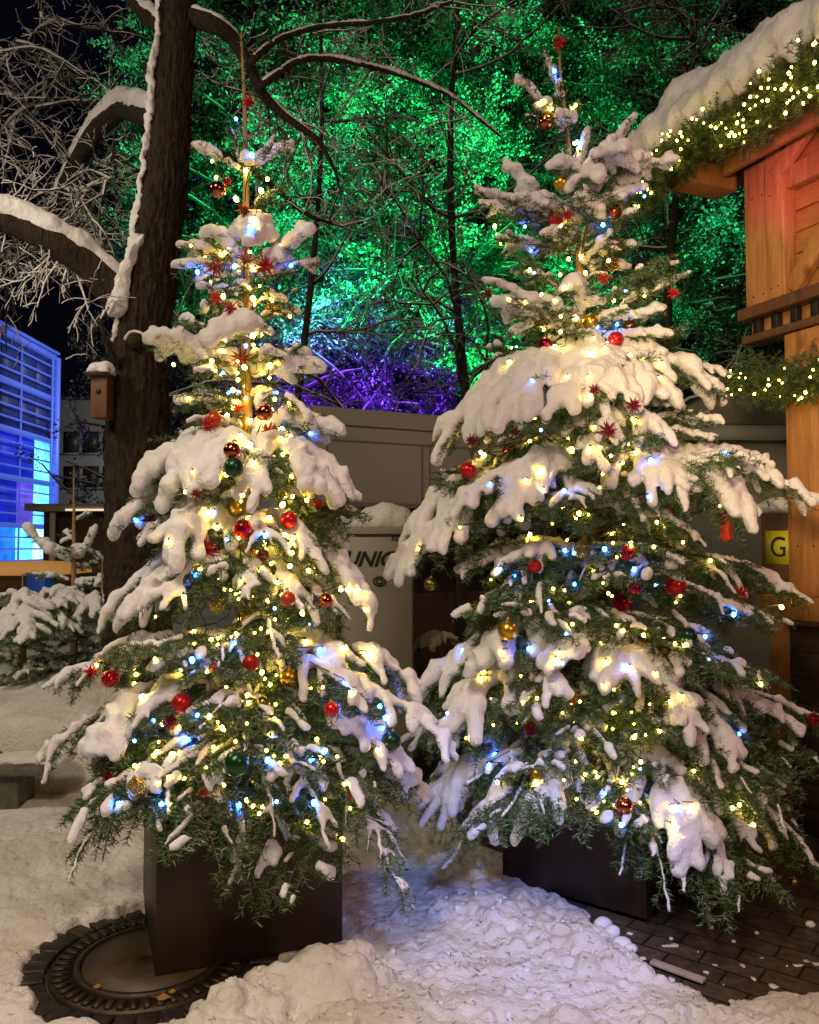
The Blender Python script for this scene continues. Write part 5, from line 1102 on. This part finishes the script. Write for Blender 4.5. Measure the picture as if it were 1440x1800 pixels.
for k, (pp, D, r, ln, kd) in enumerate([
  ([(-40, 372), (40, 398), (150, 462)], 5.4, .010, .55, (9, 6, 4)), ([(60, 420), (90, 380), (130, 290), (215, 190)], 7.4, .016, .8, (10, 7, 5)),
  ([(-60, 120), (60, 60), (215, -30)], 7.6, .02, 1.2, (8, 7, 5)), ([(-80, 300), (0, 230), (80, 170)], 8.2, .02, 1.1, (7, 7, 5)), ([(-60, 480), (30, 430), (130, 420)], 8.6, .018, 1.0, (10, 7, 5)),
  ([(410, 66), (462, 168), (560, 245)], 6.2, .009, .9, (8, 5, 3)), ([(480, 72), (660, 40), (850, -20)], 6.4, .008, .8, (8, 5, 3)), ([(530, 100), (700, 130), (880, 240)], 6.6, .008, .9, (9, 5, 3)), ([(420, 280), (540, 380), (610, 400)], 6.6, .007, .8, (6, 5, 3)),
  ([(230, 300), (160, 330), (110, 400)], 7.0, .014, .9, (9, 7, 4))]):
    spray(old, [at(x, y, D) for x, y in pp], r, 90 + k, ln=ln, kids=kd)
# snow blown on to the left flank of the trunk
c = MB(); sp = [(276, -20), (274, 60), (262, 130), (262, 190), (250, 260), (244, 330), (232, 400), (222, 450), (214, 500), (206, 560), (196, 600)]
P = np.array([at(x + 3, y, D0 - .12) for x, y in sp]); t_ = np.linspace(0, 1, 60); P = np.stack([np.interp(t_, np.linspace(0, 1, len(P)), P[:, i]) for i in range(3)], 1)
c.tube(P, .016 + .022 * np.clip(noise3(P * 7 + 2) + .3, 0, 1) + .012 * t_, 8)
c.sphere(at(205, 540, D0 - .2), .075, 12, 8); c.sphere(at(240, 425, D0 - .15), .06, 12, 8); c.tube([at(255, 415, D0 - .18), at(232, 440, D0 - .2), at(218, 480, D0 - .2), at(210, 530, D0 - .2)], [.02, .04, .045, .05], 8)
remesh_snow('trunk_snow', c, .011, old, 2, .008)
# knot
c = MB(); c.tube([at(240, 600, D0 - .1), at(238, 600, D0 - .23)], [.075, .05], 14); kn = build('knot', c, [M['bark']], old, True)
c = MB(); a = np.linspace(.1, 3.0, 12); c.tube([at(238, 600, D0 - .23) + np.array([math.cos(x) * .07, 0, math.sin(x) * .06]) for x in a], .012, 6); remesh_snow('knot_snow', c, .008, kn, 1)
# bird box
bb = thing('bird_box', 'wooden bird box with a thick snow cap on the old trunk', 'bird box'); p = at(180, 700, 5.32)
q = MB(); q.box(p, (.105, .13, .27)); bevel(build('box', q, [M['wood_b']], bb), .004)
q = MB(); q.box(p + [-.01, -.01, .145], (.15, .19, .018)); build('roof', q, [M['wood_d']], bb); q = MB(); q.tube([p + [0, -.0651, .03], p + [0, -.0665, .03]], .018, 14); build('entrance_hole', q, [M['ink']], bb)
q = MB(); q.sphere(p + [-.035, 0, .18], .06, 12, 8); q.sphere(p + [.02, 0, .19], .055, 12, 8); q.box(p + [-.01, 0, .17], (.14, .17, .04)); remesh_snow('snow_cap', q, .009, bb, 3)
# ---------------------------------------------------------------- dark bare trees in front of the floodlit wood
def bare(name, label, D, px, base_z, h, seed, n_l=16, rad=.09, lean=0., group=None, span=2.2, snow=True):
    rg = np.random.default_rng(seed); t = thing(name, label, 'tree', group); B = at(px, 900, D); B[2] = base_z
    P = np.array([B + np.array([lean * f * h + .15 * math.sin(f * 6 + seed), .1 * math.sin(f * 5), f * h]) for f in np.linspace(0, 1, 14)])
    q, P, r = bark_tube(P, np.linspace(rad, rad * .15, 14), 12, .05, 50, seed); build('trunk', q, [M['bgbark']], t, True)
    q = MB(); s_ = MB()
    def br(p, d, l, r, lev):
        n = 9; pts = [p]; dd = d.copy()
        for k in range(n):
            dd = nrm(dd + rg.normal(size=3) * .16 + np.array([0, 0, -.05 if lev else .02])); pts.append(pts[-1] + dd * l / n)
        pts = np.array(pts); q.tube(pts, np.linspace(r, r * .3, n + 1), 5 if lev < 2 else 3)
        if snow: s_.tube(pts + [0, 0, r * .9], np.linspace(r, r * .3, n + 1) * .85, 4 if lev < 2 else 3)
        if lev < 3:
            for k in range([7, 6, 4][lev]):
                i = rg.integers(2, n); e = nrm(dd * .6 + rg.normal(size=3) * .75); br(pts[i], e, l * rg.uniform(.35, .6), r * .5, lev + 1)
    for k in range(n_l):
        f = rg.uniform(.2, .97); p = P[int(f * 49)]; a = rg.uniform(0, 6.28); d = nrm(np.array([math.cos(a), math.sin(a) * .5, rg.uniform(.1, .8)])); br(p, d, span * rg.uniform(.5, 1) * (1.2 - f * .5), rad * .32 * (1.2 - f * .6), 0)
    build('branches', q, [M['bgbark']], t)
    if snow: build('branch_snow', s_, [M['snow']], t)
    return t
bare('bare_tree', 'bare dark tree with spreading twigs, seen between the two firs', 9.4, 815, 0, 9, 51, 15, .08, .0, span=2.6)
bare('bare_tree', 'bare dark tree standing behind the hut garland', 8.8, 1195, 0, 8, 52, 14, .09, .015, span=2.2)
bare('bare_tree', 'slender bare tree behind the top of the slimmer fir', 9.0, 520, 0, 9, 54, 12, .06, .02, span=2.4)
# ---------------------------------------------------------------- the floodlit wood on the slope
def crown_mesh(seed, h=9., w=2.9, n_l=54, per=110, leaf=.047):
    rg = np.random.default_rng(seed); wd = MB(); P = np.array([[.12 * math.sin(f * 5 + seed), .1 * math.cos(f * 4), f * h] for f in np.linspace(0, 1, 12)]); tr = MB(); tr.tube(P, np.linspace(.13, .03, 12), 8)
    Cs = []; Ds = []; sn_ = MB()
    for k in range(n_l):
        f = .06 + .92 * (k + rg.random()) / n_l; p = np.array([np.interp(f, np.linspace(0, 1, 12), P[:, i]) for i in range(3)]); a = rg.uniform(0, 6.28)
        d = nrm(np.array([math.cos(a), math.sin(a), rg.uniform(.0, .9)])); l = w * (1 - .55 * f) * rg.uniform(.6, 1.1); pts = [p]; dd = d
        for j in range(7): dd = nrm(dd + rg.normal(size=3) * .17 - UP * .05); pts.append(pts[-1] + dd * l / 7)
        pts = np.array(pts); wd.tube(pts, np.linspace(.035, .008, 8), 4); sn_.tube(pts + [0, 0, .016], np.linspace(.026, .006, 8), 4, 0, .8)
        for j in range(9):
            i = rg.integers(1, 8); e = nrm(dd * .4 + rg.normal(size=3) - UP * .1); l2 = rg.uniform(.3, .8); tt = pts[i] + e * l2 * np.linspace(0, 1, 4)[:, None] + rg.normal(size=(4, 3)) * .03 * np.linspace(0, 1, 4)[:, None] - UP * .1 * np.linspace(0, 1, 4)[:, None] ** 2; wd.tube(tt, [.009, .007, .005, .002], 3)
            u_ = rg.random((per, 1)); Cs.append(tt[0] + (tt[-1] - tt[0]) * u_ + rg.normal(size=(per, 3)) * .05 * rg.uniform(.5, 1.6)); Ds.append(np.repeat(e[None], per, 0))
    C = np.vstack(Cs); E = np.vstack(Ds); n = len(C); d = E + rg.normal(size=(n, 3)) * .9; d /= np.linalg.norm(d, axis=1)[:, None]; s_ = np.cross(d, rg.normal(size=(n, 3))); s_ /= np.linalg.norm(s_, axis=1)[:, None]
    L = leaf * rg.uniform(.5, 1.5, (n, 1)); w_ = L * rg.uniform(.10, .32, (n, 1)); V = np.stack([C, C + d * L * .5 + s_ * w_, C + d * L, C + d * L * .5 - s_ * w_], 1)
    q = sn_; q.add(V, np.arange(n * 4).reshape(n, 4), 0, np.repeat(np.clip(.38 + .26 * rg.normal(size=n) + .75 * noise3(C * 1.5), 0, 1), 4))
    return tr.mesh('trunk', [M['bgbark']], True), wd.mesh('limbs', [M['bgbark']]), q.mesh('crown', [M['bgleaf']])
CM = [crown_mesh(s_) for s_ in (61, 62, 63)]
def slope(y): return max(0, (y - 11)) * .28
rg = random.Random(14)
for i, (px, D) in enumerate([(330, 14.2), (450, 13.6), (570, 14.4), (690, 13.8), (810, 14.3), (930, 13.7), (1050, 14.4), (1170, 13.9), (1300, 14.6), (1430, 14.4), (390, 16.5), (510, 17), (630, 16.4), (750, 17), (870, 16.5), (990, 17), (1110, 16.4), (1240, 17), (1370, 17), (450, 20.5), (680, 20.5), (900, 20.5), (1120, 20.5), (1330, 20.5)]):
    p = at(px, 900, D); t = thing('slope_tree', 'snow dusted leafy tree lit green by floodlights on the slope behind the cabin', 'tree', 'floodlit trees on the slope'); t.location = (p[0], D, slope(D) - .3)
    s_ = rg.uniform(1.05, 1.3) * (1 + .25 * (D > 16)); t.scale = (s_, s_, s_); t.rotation_euler = (0, 0, rg.uniform(0, 6.28)); tr, wd, cr = CM[i % 3]
    link('trunk', tr, t); link('limbs', wd, t); link('crown', cr, t)
# slope ground
q = MB(); gx = np.linspace(-40, 40, 90); gy_ = np.linspace(9.5, 60, 60); A, B_ = np.meshgrid(gx, gy_, indexing='ij'); Zs = np.maximum(B_ - 11, 0) * .28 * ss(-5.5, -3.0, A) + .12 + .25 * fbm(np.stack([A * .5, B_ * .5, A * 0], -1), 3) * ss(11, 13, B_) - .3 * (1 - ss(-5.5, -4, A))
ii = (np.arange(89)[:, None] * 60 + np.arange(59)).ravel(); q.add(np.stack([A, B_, Zs], -1).reshape(-1, 3), np.stack([ii, ii + 60, ii + 61, ii + 1], 1)); tag(build('slope', q, [M['groundsnow']], smooth=True), kind='structure')
